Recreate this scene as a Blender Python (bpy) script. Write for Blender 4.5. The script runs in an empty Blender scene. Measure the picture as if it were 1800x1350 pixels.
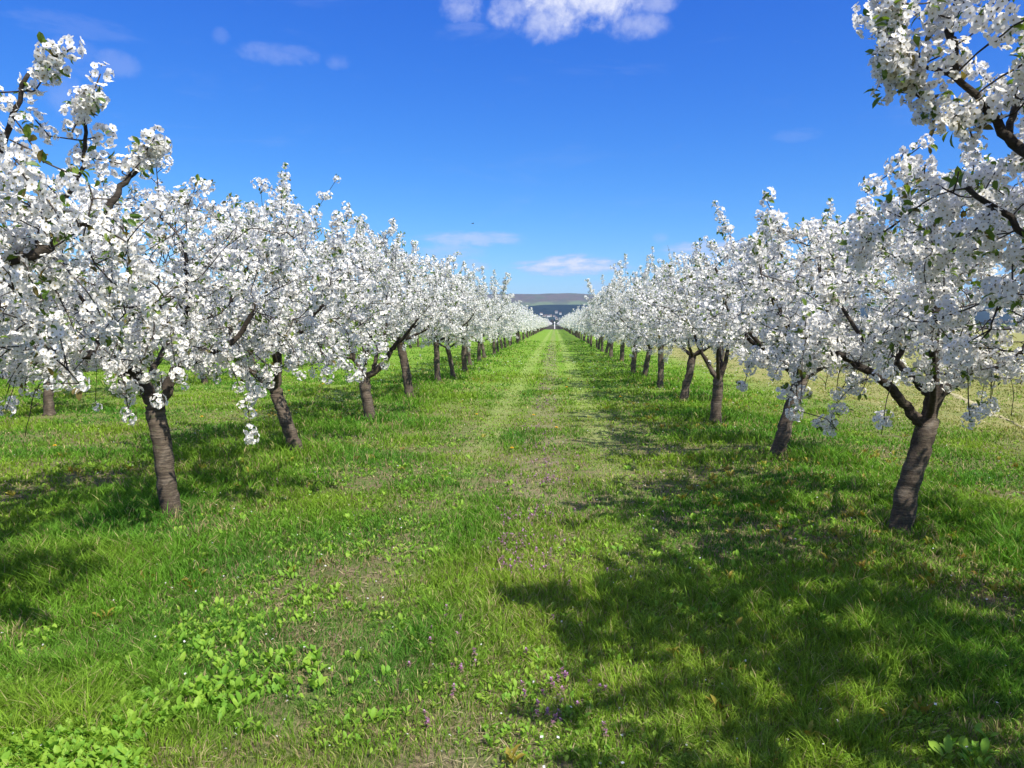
import bpy, math, random
import numpy as np
from mathutils import Vector, Matrix

S = bpy.context.scene
COL = S.collection
rng = np.random.default_rng(7)
R = math.radians

# ------------------------------------------------------------------ camera
CAM_H = 1.6
PITCH = math.atan(105/1353); YAW = math.atan(75/1353)
cam_d = bpy.data.cameras.new('camera'); cam = bpy.data.objects.new('camera', cam_d); COL.objects.link(cam)
cam_d.sensor_width = 36; cam_d.lens = 36*1353/1800
cam_d.clip_start = 0.05; cam_d.clip_end = 20000
cam.location = (0, 0, CAM_H)
cam.rotation_euler = (math.pi/2 - PITCH, 0, YAW)
S.camera = cam
CM = cam.rotation_euler.to_matrix()
def ray(px, py):
    return CM @ Vector(((px-900)/1353, (675-py)/1353, -1))
def at(px, py, Y):                      # a photo measurement turned into metres at distance Y
    d = ray(px, py); return np.array(Vector((0, 0, CAM_H)) + d*(Y/d.y))
def ground_at(px, py):
    d = ray(px, py); t = CAM_H/-d.z; return np.array([d.x*t, d.y*t, 0.0])

# ------------------------------------------------------------------ light
SUN_EL, SUN_AZ = R(52), R(44)          # azimuth: behind the camera, to its right
sdir = Vector((math.cos(SUN_EL)*math.sin(SUN_AZ), -math.cos(SUN_EL)*math.cos(SUN_AZ), math.sin(SUN_EL)))
ld = bpy.data.lights.new('sun', 'SUN'); ld.energy = 4.8; ld.angle = R(0.53); ld.color = (1, .955, .87)
lo = bpy.data.objects.new('sun', ld); COL.objects.link(lo)
lo.rotation_euler = sdir.to_track_quat('Z', 'Y').to_euler()

S.render.engine = 'CYCLES'
S.view_settings.view_transform = 'Standard'; S.view_settings.look = 'None'
S.view_settings.gamma = 1; S.view_settings.exposure = 0.70
S.cycles.max_bounces = 7; S.cycles.diffuse_bounces = 4; S.cycles.glossy_bounces = 2
S.cycles.transmission_bounces = 4; S.cycles.transparent_max_bounces = 4; S.cycles.volume_bounces = 0
S.cycles.caustics_reflective = False; S.cycles.caustics_refractive = False

class NT:
    """small helper to write node trees"""
    def __init__(s, nt): s.nt = nt; s.nt.nodes.clear()
    def n(s, t, **k):
        o = s.nt.nodes.new(t)
        for a, v in k.items():
            if a.startswith('i_'): s.inp(o, a[2:].replace('_', ' '), v)
            else: setattr(o, a, v)
        return o
    def inp(s, o, key, v):
        key = int(key) if isinstance(key, str) and key.isdigit() else key
        if isinstance(v, bpy.types.NodeSocket): s.nt.links.new(v, o.inputs[key])
        else: o.inputs[key].default_value = v
    def math(s, op, a, b=0.0, c=0.0, clamp=False):
        o = s.n('ShaderNodeMath', operation=op, use_clamp=clamp)
        for i, v in enumerate((a, b, c)): s.inp(o, i, v)
        return o.outputs[0]
    def dot(s, a, v):
        o = s.n('ShaderNodeVectorMath', operation='DOT_PRODUCT'); s.inp(o, 0, a); s.inp(o, 1, tuple(v)); return o.outputs['Value']
    def mix(s, f, a, b, mode='MIX'):
        o = s.n('ShaderNodeMix', data_type='RGBA', blend_type=mode)
        s.inp(o, 0, f)
        for i, v in ((6, a), (7, b)):
            if not isinstance(v, bpy.types.NodeSocket) and len(v) == 3: v = (*v, 1)
            s.inp(o, i, v)
        return o.outputs[2]
    def noise(s, vec, scale, detail=3, rough=.5, dist=0.0):
        o = s.n('ShaderNodeTexNoise'); o.inputs['Scale'].default_value = scale; o.inputs['Detail'].default_value = detail
        o.inputs['Roughness'].default_value = rough; o.inputs['Distortion'].default_value = dist
        if vec is not None: s.inp(o, 'Vector', vec)
        return o.outputs['Fac']
    def ss(s, v, a, b, lo=0.0, hi=1.0):
        o = s.n('ShaderNodeMapRange', interpolation_type='SMOOTHSTEP')
        for i, x in enumerate((v, a, b, lo, hi)): s.inp(o, i, x)
        return o.outputs[0]

# sky with its few clouds: all are functions of the direction in the world
W = bpy.data.worlds.new('World'); S.world = W; W.use_nodes = True
w = NT(W.node_tree)
sky = w.n('ShaderNodeTexSky', sky_type='NISHITA', sun_disc=False)
sky.sun_elevation = SUN_EL
sky.sun_rotation = math.pi - SUN_AZ
sky.air_density = 1.0; sky.dust_density = 0.35; sky.ozone_density = 2.2; sky.altitude = 300
hs = w.n('ShaderNodeHueSaturation'); w.inp(hs, 'Color', sky.outputs[0]); hs.inputs['Saturation'].default_value = 1.12
hs.inputs['Hue'].default_value = 0.5; hs.inputs['Value'].default_value = 1.0
sp = w.n('ShaderNodeSeparateColor'); w.inp(sp, 0, w.mix(1.0, hs.outputs[0], (0.86, 1.06, 1.30), 'MULTIPLY'))
cmb = w.n('ShaderNodeCombineColor')          # deeper, more saturated blue overhead than at the horizon
for ch, (full, ref, pw) in enumerate(((2.15, 3.5, 1.66), (4.35, 5.25, 1.24), (8.0, 6.9, .66))):
    w.inp(cmb, ch, w.math('MINIMUM', w.math('MULTIPLY', w.math('POWER', w.math('DIVIDE', sp.outputs[ch], ref), pw), full), 11.0))
skyc = cmb.outputs[0]
tc = w.n('ShaderNodeTexCoord').outputs['Generated']
nz = w.noise(tc, 26, 6, .60, .25)
nz2 = w.noise(tc, 110, 4, .6)
mp = w.n('ShaderNodeMapping'); mp.inputs['Scale'].default_value = (1, 1, 4.5); w.inp(mp, 'Vector', tc)
nzf = w.noise(mp.outputs[0], 30, 5, .6, .2)
total = None
CLOUDS = [  # px, py, half width, half height, strength, flat
 (1020, -12, 118, 50, .95, 0), (900, 18, 36, 28, .65, 0), (955, 38, 40, 30, .72, 0), (1118, 46, 46, 22, .55, 0), (812, 10, 34, 24, .55, 0), (1150, 2, 36, 18, .5, 0),
 (492, 96, 58, 16, .25, 0), (520, 92, 30, 10, .16, 1), (388, 64, 13, 11, .13, 0), (592, 108, 20, 12, .20, 0), (206, 113, 30, 17, .20, 0), (165, 128, 26, 8, .10, 1),
 (120, 168, 34, 26, .20, 0), (120, 95, 34, 26, .13, 0), (128, 46, 70, 14, .10, 1),
 (1002, 469, 84, 13, .8, 1), (1008, 463, 60, 13, .95, 1), (828, 420, 74, 11, .55, 1), (790, 446, 48, 20, .38, 1), (825, 466, 30, 10, .4, 1),
 (1265, 440, 84, 15, .65, 1), (1161, 418, 13, 9, .30, 0), (1400, 238, 32, 9, .10, 1), (1052, 505, 26, 9, .26, 1), (820, 50, 30, 10, .16, 1)]
for (px, py, hw, hh, st, fl) in CLOUDS:
    d = ray(px, py).normalized(); u = d.cross(Vector((0, 0, 1))).normalized(); v = u.cross(d).normalized()
    a = w.math('MULTIPLY', w.dot(tc, u), 1353/hw); b = w.math('MULTIPLY', w.dot(tc, v), 1353/hh)
    f = w.math('GREATER_THAN', w.dot(tc, d), 0.0)
    r2 = w.math('ADD', w.math('MULTIPLY', a, a), w.math('MULTIPLY', b, b))
    m = w.math('MULTIPLY_ADD', r2, -.62, 1.35 if fl else 1.0)
    m = w.math('MULTIPLY_ADD', w.math('SUBTRACT', nzf if fl else nz, .5), 3.2 if fl else 2.3, m)
    m = w.math('MULTIPLY_ADD', w.math('SUBTRACT', nz2, .5), .8, m)
    m = w.ss(m, 0.0, 1.6 if fl else 1.3)
    fade = w.ss(r2, 1.0, 2.6, 1.0, 0.0)
    m = w.math('MULTIPLY', w.math('MULTIPLY', m, fade), w.math('MULTIPLY', f, st))
    total = m if total is None else w.math('MAXIMUM', total, m)
wisp = w.math('MULTIPLY', w.ss(w.noise(mp.outputs[0], 5, 6, .65, .6), .56, .8), .10)
total = w.math('MAXIMUM', total, wisp)
cl = w.mix(w.math('MULTIPLY', total, total), (5.0, 5.6, 8.4), (7.8, 8.0, 9.0))
skyc = w.mix(total, skyc, cl)
# broken bright cumulus added overhead, out of view, to raise the ambient fill
hz = w.n('ShaderNodeSeparateXYZ'); w.inp(hz, 0, tc)
over = w.math('MULTIPLY', w.ss(w.noise(tc, 2.6, 6, .6, .3), .47, .60), w.ss(hz.outputs[2], .46, .62))
skyc = w.mix(over, skyc, (12.5, 12.7, 13.0))
bg = w.n('ShaderNodeBackground'); w.inp(bg, 'Color', skyc); bg.inputs['Strength'].default_value = 0.072
out = w.n('ShaderNodeOutputWorld'); W.node_tree.links.new(bg.outputs[0], out.inputs[0])

# ------------------------------------------------------------------ object helpers
def tag(o, label=None, cat=None, group=None, kind=None):
    for k, v in (('label', label), ('category', cat), ('group', group), ('kind', kind)):
        if v: o[k] = v
    return o
def empty(name, loc, rz=0.0):
    o = bpy.data.objects.new(name, None); COL.objects.link(o); o.location = [float(c) for c in loc]; o.rotation_euler = (0, 0, rz)
    o.empty_display_size = .2
    return o
def np_mesh(name, verts, loops, sizes, mats, mat_idx=None, smooth=False, attr=None):
    """one mesh from numpy arrays: verts (n,3), flat loop indices, face sizes"""
    me = bpy.data.meshes.new(name)
    verts = np.ascontiguousarray(verts, dtype=np.float32); loops = np.ascontiguousarray(loops, dtype=np.int32)
    sizes = np.ascontiguousarray(sizes, dtype=np.int32)
    me.vertices.add(len(verts)); me.vertices.foreach_set('co', verts.ravel())
    me.loops.add(len(loops)); me.loops.foreach_set('vertex_index', loops)
    me.polygons.add(len(sizes))
    st = np.zeros(len(sizes), dtype=np.int32); st[1:] = np.cumsum(sizes)[:-1]
    me.polygons.foreach_set('loop_start', st)
    if mat_idx is not None: me.polygons.foreach_set('material_index', np.ascontiguousarray(mat_idx, dtype=np.int32))
    me.polygons.foreach_set('use_smooth', np.full(len(sizes), smooth))
    for m in mats: me.materials.append(m)
    me.update(calc_edges=True)
    if attr is not None:
        a = me.attributes.new('Col', 'FLOAT_COLOR', 'POINT')
        c = np.ones((len(verts), 4), dtype=np.float32); c[:, :3] = attr
        a.data.foreach_set('color', c.ravel())
    return me
def link(name, me, parent=None):
    o = bpy.data.objects.new(name, me); COL.objects.link(o)
    if parent is not None: o.parent = parent
    return o
def replicate(tv, tf, M, off):
    """place template verts tv (k,3) with matrices M (n,3,3) and offsets (n,3)"""
    v = np.einsum('nij,kj->nki', M, tv) + off[:, None, :]
    n, k = len(M), len(tv)
    base = (np.arange(n)*k)[:, None]
    return v.reshape(-1, 3), (np.asarray(tf)[None, :] + base).ravel()
def rand_rot(n, r=rng):
    q = r.normal(size=(n, 4)); q /= np.linalg.norm(q, axis=1)[:, None]
    a, b, c, d = q.T
    return np.stack([np.stack([1-2*(c*c+d*d), 2*(b*c-a*d), 2*(b*d+a*c)], -1),
                     np.stack([2*(b*c+a*d), 1-2*(b*b+d*d), 2*(c*d-a*b)], -1),
                     np.stack([2*(b*d-a*c), 2*(c*d+a*b), 1-2*(b*b+c*c)], -1)], 1)
def frames(nrm, r=rng):
    """rotation matrices whose local z is nrm, with a random spin"""
    nrm = nrm/np.linalg.norm(nrm, axis=1)[:, None]
    t = r.normal(size=nrm.shape); x = t - (t*nrm).sum(1)[:, None]*nrm; x /= np.linalg.norm(x, axis=1)[:, None]
    y = np.cross(nrm, x)
    return np.stack([x, y, nrm], -1)

# value noise on the ground plane
_lat = np.random.default_rng(11).random((256, 256))
def vn(x, y, s, o=0):
    x = np.asarray(x, float)/s + 37.3*(o+1); y = np.asarray(y, float)/s + 17.7*(o+2)
    xi = np.floor(x).astype(int); yi = np.floor(y).astype(int); fx = x-xi; fy = y-yi
    fx = fx*fx*(3-2*fx); fy = fy*fy*(3-2*fy)
    g = lambda a, b: _lat[a % 256, b % 256]
    return (g(xi, yi)*(1-fx)+g(xi+1, yi)*fx)*(1-fy)+(g(xi, yi+1)*(1-fx)+g(xi+1, yi+1)*fx)*fy
def gz(x, y):
    x = np.asarray(x, float); y = np.asarray(y, float)
    return .07*(vn(x, y, 2.3)-.5) + .035*(vn(x, y, .8, 3)-.5) + .025*np.exp(-((x+3.3)/.9)**2) + .025*np.exp(-((x-2.9)/.9)**2)
def smooth01(v, a, b):
    t = np.clip((v-a)/(b-a), 0, 1); return t*t*(3-2*t)

# ------------------------------------------------------------------ materials
def mat(name):
    m = bpy.data.materials.new(name); m.use_nodes = True; return m, NT(m.node_tree)
def finish(m, t, sh):
    o = t.n('ShaderNodeOutputMaterial'); m.node_tree.links.new(sh, o.inputs[0]); return m
def principled(t, col, rough=.7, spec=.3, normal=None):
    p = t.n('ShaderNodeBsdfPrincipled'); t.inp(p, 'Base Color', col if isinstance(col, bpy.types.NodeSocket) else (*col, 1))
    t.inp(p, 'Roughness', rough); p.inputs['Specular IOR Level'].default_value = spec
    if normal is not None: t.inp(p, 'Normal', normal)
    return p.outputs[0]
def leafy(name, trans=.35, rough=.5, spec=.35, tint=(1.0, 1.0, .6), const=None):
    """thin plant tissue: reflects and lets light through; colour from the mesh's own Col attribute"""
    m, t = mat(name)
    c = t.n('ShaderNodeAttribute', attribute_name='Col').outputs['Color'] if const is None else t.n('ShaderNodeRGB').outputs[0]
    if const is not None: c.default_value = (*const, 1)
    p = principled(t, c, rough, spec)
    tr = t.n('ShaderNodeBsdfTranslucent'); t.inp(tr, 'Color', t.mix(1.0, c, tint, 'MULTIPLY'))
    mx = t.n('ShaderNodeMixShader'); mx.inputs[0].default_value = trans
    m.node_tree.links.new(p, mx.inputs[1]); m.node_tree.links.new(tr.outputs[0], mx.inputs[2])
    return finish(m, t, mx.outputs[0])
M_PETAL = leafy('petal', .42, .6, .12, (1, 1, 1), (.87, .85, .81))
M_STAMEN = leafy('stamen', .1, .6, .2, (1, 1, 1), (.30, .24, .08))
M_CALYX = leafy('calyx', .1, .6, .2, (1, 1, 1), (.16, .13, .05))
M_LEAF = leafy('leaf', .42, .42, .4, (1.1, 1.15, .5))
M_GRASS = leafy('grass_blade', .40, .65, .12, (1.1, 1.15, .45))
M_WEED = leafy('weed_leaf', .38, .55, .22, (1.1, 1.15, .5))
M_FLOWER = leafy('small_flower', .3, .6, .2, (1, 1, 1))
M_STRAW = leafy('straw', .15, .7, .2, (1, 1, 1))

m, t = mat('bark')
tco = t.n('ShaderNodeTexCoord').outputs['Object']
mp1 = t.n('ShaderNodeMapping'); mp1.inputs['Scale'].default_value = (1, 1, 13); t.inp(mp1, 'Vector', tco)
band = t.noise(mp1.outputs[0], 7, 6, .7, .25)
mp2 = t.n('ShaderNodeMapping'); mp2.inputs['Scale'].default_value = (1, 1, 2.2); t.inp(mp2, 'Vector', tco)
fine = t.noise(mp2.outputs[0], 60, 5, .7)
big = t.noise(tco, 7, 4, .65, .6)
c = t.mix(t.ss(band, .38, .62), (.050, .037, .026), t.mix(t.ss(big, .40, .60), (.100, .074, .050), (.200, .155, .110)))
c = t.mix(t.ss(fine, .35, .7, 0, .55), c, (.085, .066, .052))
c = t.mix(t.ss(big, .52, .72, 0, .6), c, (.21, .18, .145))
c = t.mix(t.ss(t.noise(tco, 16, 4, .6), .60, .70, 0, .45), c, (.10, .11, .05))
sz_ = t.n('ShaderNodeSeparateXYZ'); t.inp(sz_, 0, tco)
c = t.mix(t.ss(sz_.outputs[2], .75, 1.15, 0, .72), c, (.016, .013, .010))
bp = t.n('ShaderNodeBump'); bp.inputs['Strength'].default_value = .9; bp.inputs['Distance'].default_value = .016
t.inp(bp, 'Height', t.math('MULTIPLY_ADD', band, .7, t.math('MULTIPLY', fine, .5)))
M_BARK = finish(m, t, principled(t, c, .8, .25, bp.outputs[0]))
m, t = mat('branch_bark')
tco = t.n('ShaderNodeTexCoord').outputs['Object']
n1 = t.noise(tco, 22, 4, .6)
c = t.mix(t.ss(n1, .35, .68), (.018, .013, .011), (.075, .058, .046))
M_BRANCH = finish(m, t, principled(t, c, .75, .3))

# ------------------------------------------------------------------ ground, one sheet out to the horizon
def axis(lo, hi, near, step, grow):
    a = [0.0]; s = step
    while a[-1] < hi:
        a.append(a[-1]+s)
        if a[-1] > near: s *= grow
    b = [0.0]; s = step
    while b[-1] > lo:
        b.append(b[-1]-s)
        if b[-1] < -near: s *= grow
    return np.array(b[::-1][:-1]+a)
gx = axis(-7000, 7000, 9, .16, 1.13); gy = axis(-60, 9000, 16, .16, 1.09)
X, Y = np.meshgrid(gx, gy)
Z = gz(X, Y)*np.clip(1-(Y-60)/60, 0, 1)
V = np.stack([X, Y, Z], -1).reshape(-1, 3)
nx, ny = len(gx), len(gy)
i = (np.arange(ny-1)[:, None]*nx + np.arange(nx-1)[None, :]).ravel()
F = np.stack([i, i+1, i+1+nx, i+nx], -1).ravel()
m, t = mat('meadow_soil')
geo = t.n('ShaderNodeNewGeometry').outputs['Position']
sx = t.n('ShaderNodeSeparateXYZ'); t.inp(sx, 0, geo); px_, py_ = sx.outputs[0], sx.outputs[1]
n_big = t.noise(geo, .9, 4, .6); n_mid = t.noise(geo, 5, 5, .65); n_fin = t.noise(geo, 46, 5, .7)
near_c = t.mix(t.ss(n_fin, .35, .65), (.075, .058, .035), (.27, .21, .12))          # soil with dead straw
near_c = t.mix(t.ss(n_mid, .40, .62, 0, .8), near_c, (.09, .14, .03))
far_c = t.mix(t.ss(n_mid, .3, .7), (.125, .245, .020), (.185, .29, .035))
far_c = t.mix(t.ss(n_big, .45, .70, 0, .4), far_c, (.23, .28, .06))
far_c = t.mix(t.ss(n_fin, .3, .75, 0, .35), far_c, (.10, .20, .02))
d = t.ss(py_, 5, 26)
c = t.mix(d, near_c, far_c)
def strip(cx, hw):   # 1 inside a band along y
    return t.ss(t.math('ABSOLUTE', t.math('SUBTRACT', px_, cx)), hw*.5, hw*1.4, 1.0, 0.0)
tr = t.math('MULTIPLY', t.math('MAXIMUM', strip(-.95, .22), strip(.62, .22)), t.ss(py_, 6, 12, .25, 1))
c = t.mix(t.math('MULTIPLY', tr, t.ss(n_mid, .3, .6, .10, .5)), c, (.30, .36, .11))
c = t.mix(t.math('MULTIPLY', strip(-.18, .28), t.ss(n_big, .35, .6, .1, .5)), c, (.24, .21, .12))
# dry open field beyond the right-hand row
wob = t.math('MULTIPLY_ADD', t.math('SUBTRACT', n_big, .5), 2.5, px_)
dry = t.ss(t.math('ADD', wob, t.ss(py_, 10, 20)), 5.6, 7.4)
dryc = t.mix(t.ss(n_mid, .35, .65), (.22, .235, .07), (.34, .29, .12))
dryc = t.mix(t.ss(n_big, .4, .68, 0, .55), dryc, (.13, .175, .04))
c = t.mix(dry, c, dryc)
# fields beyond the orchard, and the ploughed earth where the grass ends
nf = t.noise(geo, .004, 3, .5)
fieldc = t.mix(t.ss(nf, .42, .58), (.085, .14, .04), (.12, .10, .07))
c = t.mix(t.ss(py_, 236, 240), c, t.mix(t.ss(py_, 700, 1100), (.050, .045, .036), fieldc))
bp = t.n('ShaderNodeBump'); bp.inputs['Strength'].default_value = .8; bp.inputs['Distance'].default_value = .03
t.inp(bp, 'Height', t.math('ADD', n_fin, t.math('MULTIPLY', n_mid, 1.5)))
M_GROUND = finish(m, t, principled(t, c, .95, .1, bp.outputs[0]))
g = link('ground', np_mesh('ground', V, F, np.full(len(i), 4), [M_GROUND], smooth=True))
tag(g, 'green orchard meadow reaching to the hills', 'ground', kind='structure')

# sandy wheel ruts in the dry field, laid 4 mm over the ground
def rut(pts, width, seed):
    pts = np.array(pts, float); k = 260
    tt = np.linspace(0, len(pts)-1, k); xs = np.interp(tt, range(len(pts)), pts[:, 0]); ys = np.interp(tt, range(len(pts)), pts[:, 1])
    r = np.random.default_rng(seed); wd = width*np.clip(2.4*vn(xs+seed, ys, 1.3, seed)-.55, .02, 1.5)
    cols = 5; vs = []
    for j in range(k):
        for q in range(cols):
            x = xs[j] + (q/(cols-1)-.5)*wd[j] + .018*r.normal(); y = ys[j]
            vs.append((x, y, float(gz(x, y)) + (.016 if 0 < q < cols-1 else -.01)))
    f = []
    for j in range(k-1):
        for q in range(cols-1):
            a = j*cols+q; f += [a, a+1, a+1+cols, a+cols]
    return np.array(vs), f
m, t = mat('sandy_earth')
geo = t.n('ShaderNodeNewGeometry').outputs['Position']
c = t.mix(t.ss(t.noise(geo, 9, 5, .7), .3, .7), (.27, .24, .11), (.46, .40, .24))
M_SAND = finish(m, t, principled(t, c, .95, .1))
VS, FS = [], []; o_ = 0
for pts, wd, sd in ((((5.2, 5.0), (6.2, 8.5), (7.07, 11.6), (7.8, 14.2), (9.25, 18.3), (9.6, 23), (9.8, 40), (10, 90)), .30, 1),
                    ):
    v, f = rut(pts, wd, sd); VS.append(v); FS += [q+o_ for q in f]; o_ += len(v)
p = link('path', np_mesh('path', np.concatenate(VS), FS, np.full(len(FS)//4, 4), [M_SAND], smooth=True))
tag(p, 'pale sandy wheel ruts crossing the dry field', 'path', kind='structure')

# ------------------------------------------------------------------ hills
def hill(name, y0, depth, prof, colf, label, nseg=260, nd=26, xr=5200):
    xs = np.linspace(-xr, xr, nseg); ds = np.linspace(0, 1, nd)
    Vh = []
    for dd in ds:
        sh = (1-math.cos(math.pi*min(1, dd/.62)))/2 if dd < .62 else 1-.35*(dd-.62)/.38
        h = np.array([prof(x) for x in xs])*sh
        h = h + (vn(xs, np.full_like(xs, dd*depth), 260, 5)-.5)*16*sh + (vn(xs, np.full_like(xs, dd*depth), 70, 8)-.5)*7*sh
        Vh.append(np.stack([xs, np.full_like(xs, y0+dd*depth), h-1.5], -1))
    Vh = np.concatenate(Vh)
    i = (np.arange(nd-1)[:, None]*nseg + np.arange(nseg-1)[None, :]).ravel()
    Fh = np.stack([i, i+1, i+1+nseg, i+nseg], -1).ravel()
    m, t = mat(name+'_cover'); sh = colf(t)
    o = link(name, np_mesh(name, Vh, Fh, np.full(len(i), 4), [finish(m, t, sh)], smooth=True))
    return tag(o, label, 'hill', kind='structure')
def c_back(t):
    geo = t.n('ShaderNodeNewGeometry').outputs['Position']
    s = t.n('ShaderNodeSeparateXYZ'); t.inp(s, 0, geo); z = s.outputs[2]
    n = t.noise(geo, .006, 5, .6); n2 = t.noise(geo, .03, 4, .7)
    c = t.mix(t.ss(n2, .3, .7), (.075, .060, .050), (.125, .098, .078))       # leafless woods
    c = t.mix(t.ss(n, .54, .64, 0, .7), c, (.085, .105, .055))
    zz = t.math('MULTIPLY_ADD', t.math('SUBTRACT', n, .5), 60, z)
    c = t.mix(t.ss(zz, 150, 128), c, (.115, .145, .065))                        # pastures on the lower slope
    c = t.mix(t.ss(t.noise(geo, .012, 4, .6), .5, .58, 0, .6), c, (.070, .075, .045))
    return principled(t, c, .95, .05)
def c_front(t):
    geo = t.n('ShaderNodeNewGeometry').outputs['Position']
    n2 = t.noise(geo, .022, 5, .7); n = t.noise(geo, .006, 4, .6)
    c = t.mix(t.ss(n2, .3, .7), (.004, .012, .018), (.016, .030, .034))       # cloud shadow on the hill, painted into its cover colour
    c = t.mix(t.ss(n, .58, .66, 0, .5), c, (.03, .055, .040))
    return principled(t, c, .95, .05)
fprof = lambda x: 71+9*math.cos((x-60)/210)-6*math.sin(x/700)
hill('hill_ridge', 4300, 1500, lambda x: 205+12*math.sin(x/900+.9)-9*math.sin(x/330+1)-.000004*(x+100)**2, c_back, 'long wooded ridge with a pale pasture band on the horizon')
hill('cloud_shaded_hill', 2300, 1500, fprof, c_front, 'low hill below the ridge, cloud shadow painted on it in dark blue')

# ------------------------------------------------------------------ cherry trees
def catmull(P, n=6):
    P = np.asarray(P, float); Q = [2*P[0]-P[1], *P, 2*P[-1]-P[-2]]; out = []
    for a in range(1, len(Q)-2):
        p0, p1, p2, p3 = Q[a-1:a+3]
        for s in np.linspace(0, 1, n, endpoint=False):
            out.append(.5*((2*p1)+(-p0+p2)*s+(2*p0-5*p1+4*p2-p3)*s*s+(-p0+3*p1-3*p2+p3)*s**3))
    out.append(Q[-2]); return np.array(out)

class Skel:
    def __init__(s): s.p = []; s.par = []; s.r = []
    def add(s, p, par, r): s.p.append(np.asarray(p, float)); s.par.append(par); s.r.append(r); return len(s.p)-1
    def line(s, pts, par, r0, r1, rg, jit=.006, n=6):
        """a hand-placed limb: its points, its parent node, its thickness from start to end"""
        q = catmull(pts, n); ids = []
        k = len(q)
        for a in range(k):
            if a == 0 and par is not None: continue
            u = a/(k-1); r = r0*(1-u)+r1*u
            par = s.add(q[a]+rg.normal(size=3)*jit*(0 if a in (0, k-1) else 1), -1 if par is None else par, r*(1+rg.normal()*.04)); ids.append(par)
        return ids
    def near(s, pt):
        P = np.array(s.p); return int(np.argmin(((P-np.asarray(pt))**2).sum(1)))

def rng_ok(u, rho): return rho < .80*(1-u/.42)+.08
def envelope(rg, n, cx, cy, rx, ry, zb, zt):
    """attractors of a vase-shaped crown, denser towards its skin"""
    out = []
    while len(out) < n:
        u = rg.random(); z = zb+(zt-zb)*u
        if u < .42 and rng_ok(u, rho0 := rg.random()**.42): continue
        prof = np.interp(u, [0, .12, .35, .62, .82, 1], [.45, .78, 1, .98, .72, .22])
        a = rg.random()*2*math.pi; rho = rho0 if u < .42 else rg.random()**.42
        lump = 1+.16*math.sin(3*a+cx*5+u*4)+.12*math.sin(5*a+2.1*u+cy)
        out.append((cx+rx*prof*rho*lump*math.cos(a), cy+ry*prof*rho*lump*math.sin(a), z))
    return np.array(out)

def colonise(sk, att, rg, step=.09, infl=.75, kill=.15, iters=46, start=0):
    P = np.array(sk.p); A = att.copy()
    ok = np.arange(len(P)) >= start
    D = ((A[:, None]-P[None, ok])**2).sum(-1); ids = np.where(ok)[0]
    best = ids[D.argmin(1)]; bd = D.min(1)
    live = np.ones(len(A), bool)
    for it in range(iters):
        lim = 1.3 if it < 4 else infl
        act = live & (bd < lim*lim)
        if not act.any(): break
        P = np.array(sk.p)
        new = []
        idx = np.where(act)[0]; b = best[idx]
        v = A[idx]-P[b]; v /= (np.linalg.norm(v, axis=1)[:, None]+1e-9)
        for nd in np.unique(b):
            s = v[b == nd].sum(0) + np.array([0, 0, .35]) + rg.normal(size=3)*.35
            L = np.linalg.norm(s)
            if L < .3: s = rg.normal(size=3); L = np.linalg.norm(s)
            new.append(sk.add(P[nd]+s/L*step, int(nd), 0))
        NP = np.array([sk.p[q] for q in new]); NI = np.array(new)
        ix = np.where(live)[0]
        D = ((A[ix][:, None]-NP[None])**2).sum(-1); mi = D.argmin(1); md = D.min(1)
        up = md < bd[ix]
        best[ix[up]] = NI[mi[up]]; bd[ix[up]] = md[up]
        live[ix[md < kill*kill]] = False

def radii(sk, r0=.0030, e=2.35):
    n = len(sk.p); acc = np.zeros(n); out = np.zeros(n)
    kids = np.zeros(n, int)
    for a in range(n-1, -1, -1):
        r = max((acc[a])**(1/e) if acc[a] > 0 else r0, r0)
        if sk.r[a] > 0: r = sk.r[a]
        out[a] = r
        p = sk.par[a]
        if p >= 0: acc[p] += min(r, .03)**e*.55 + .45*r0**e; kids[p] += 1
    return out, kids

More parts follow.
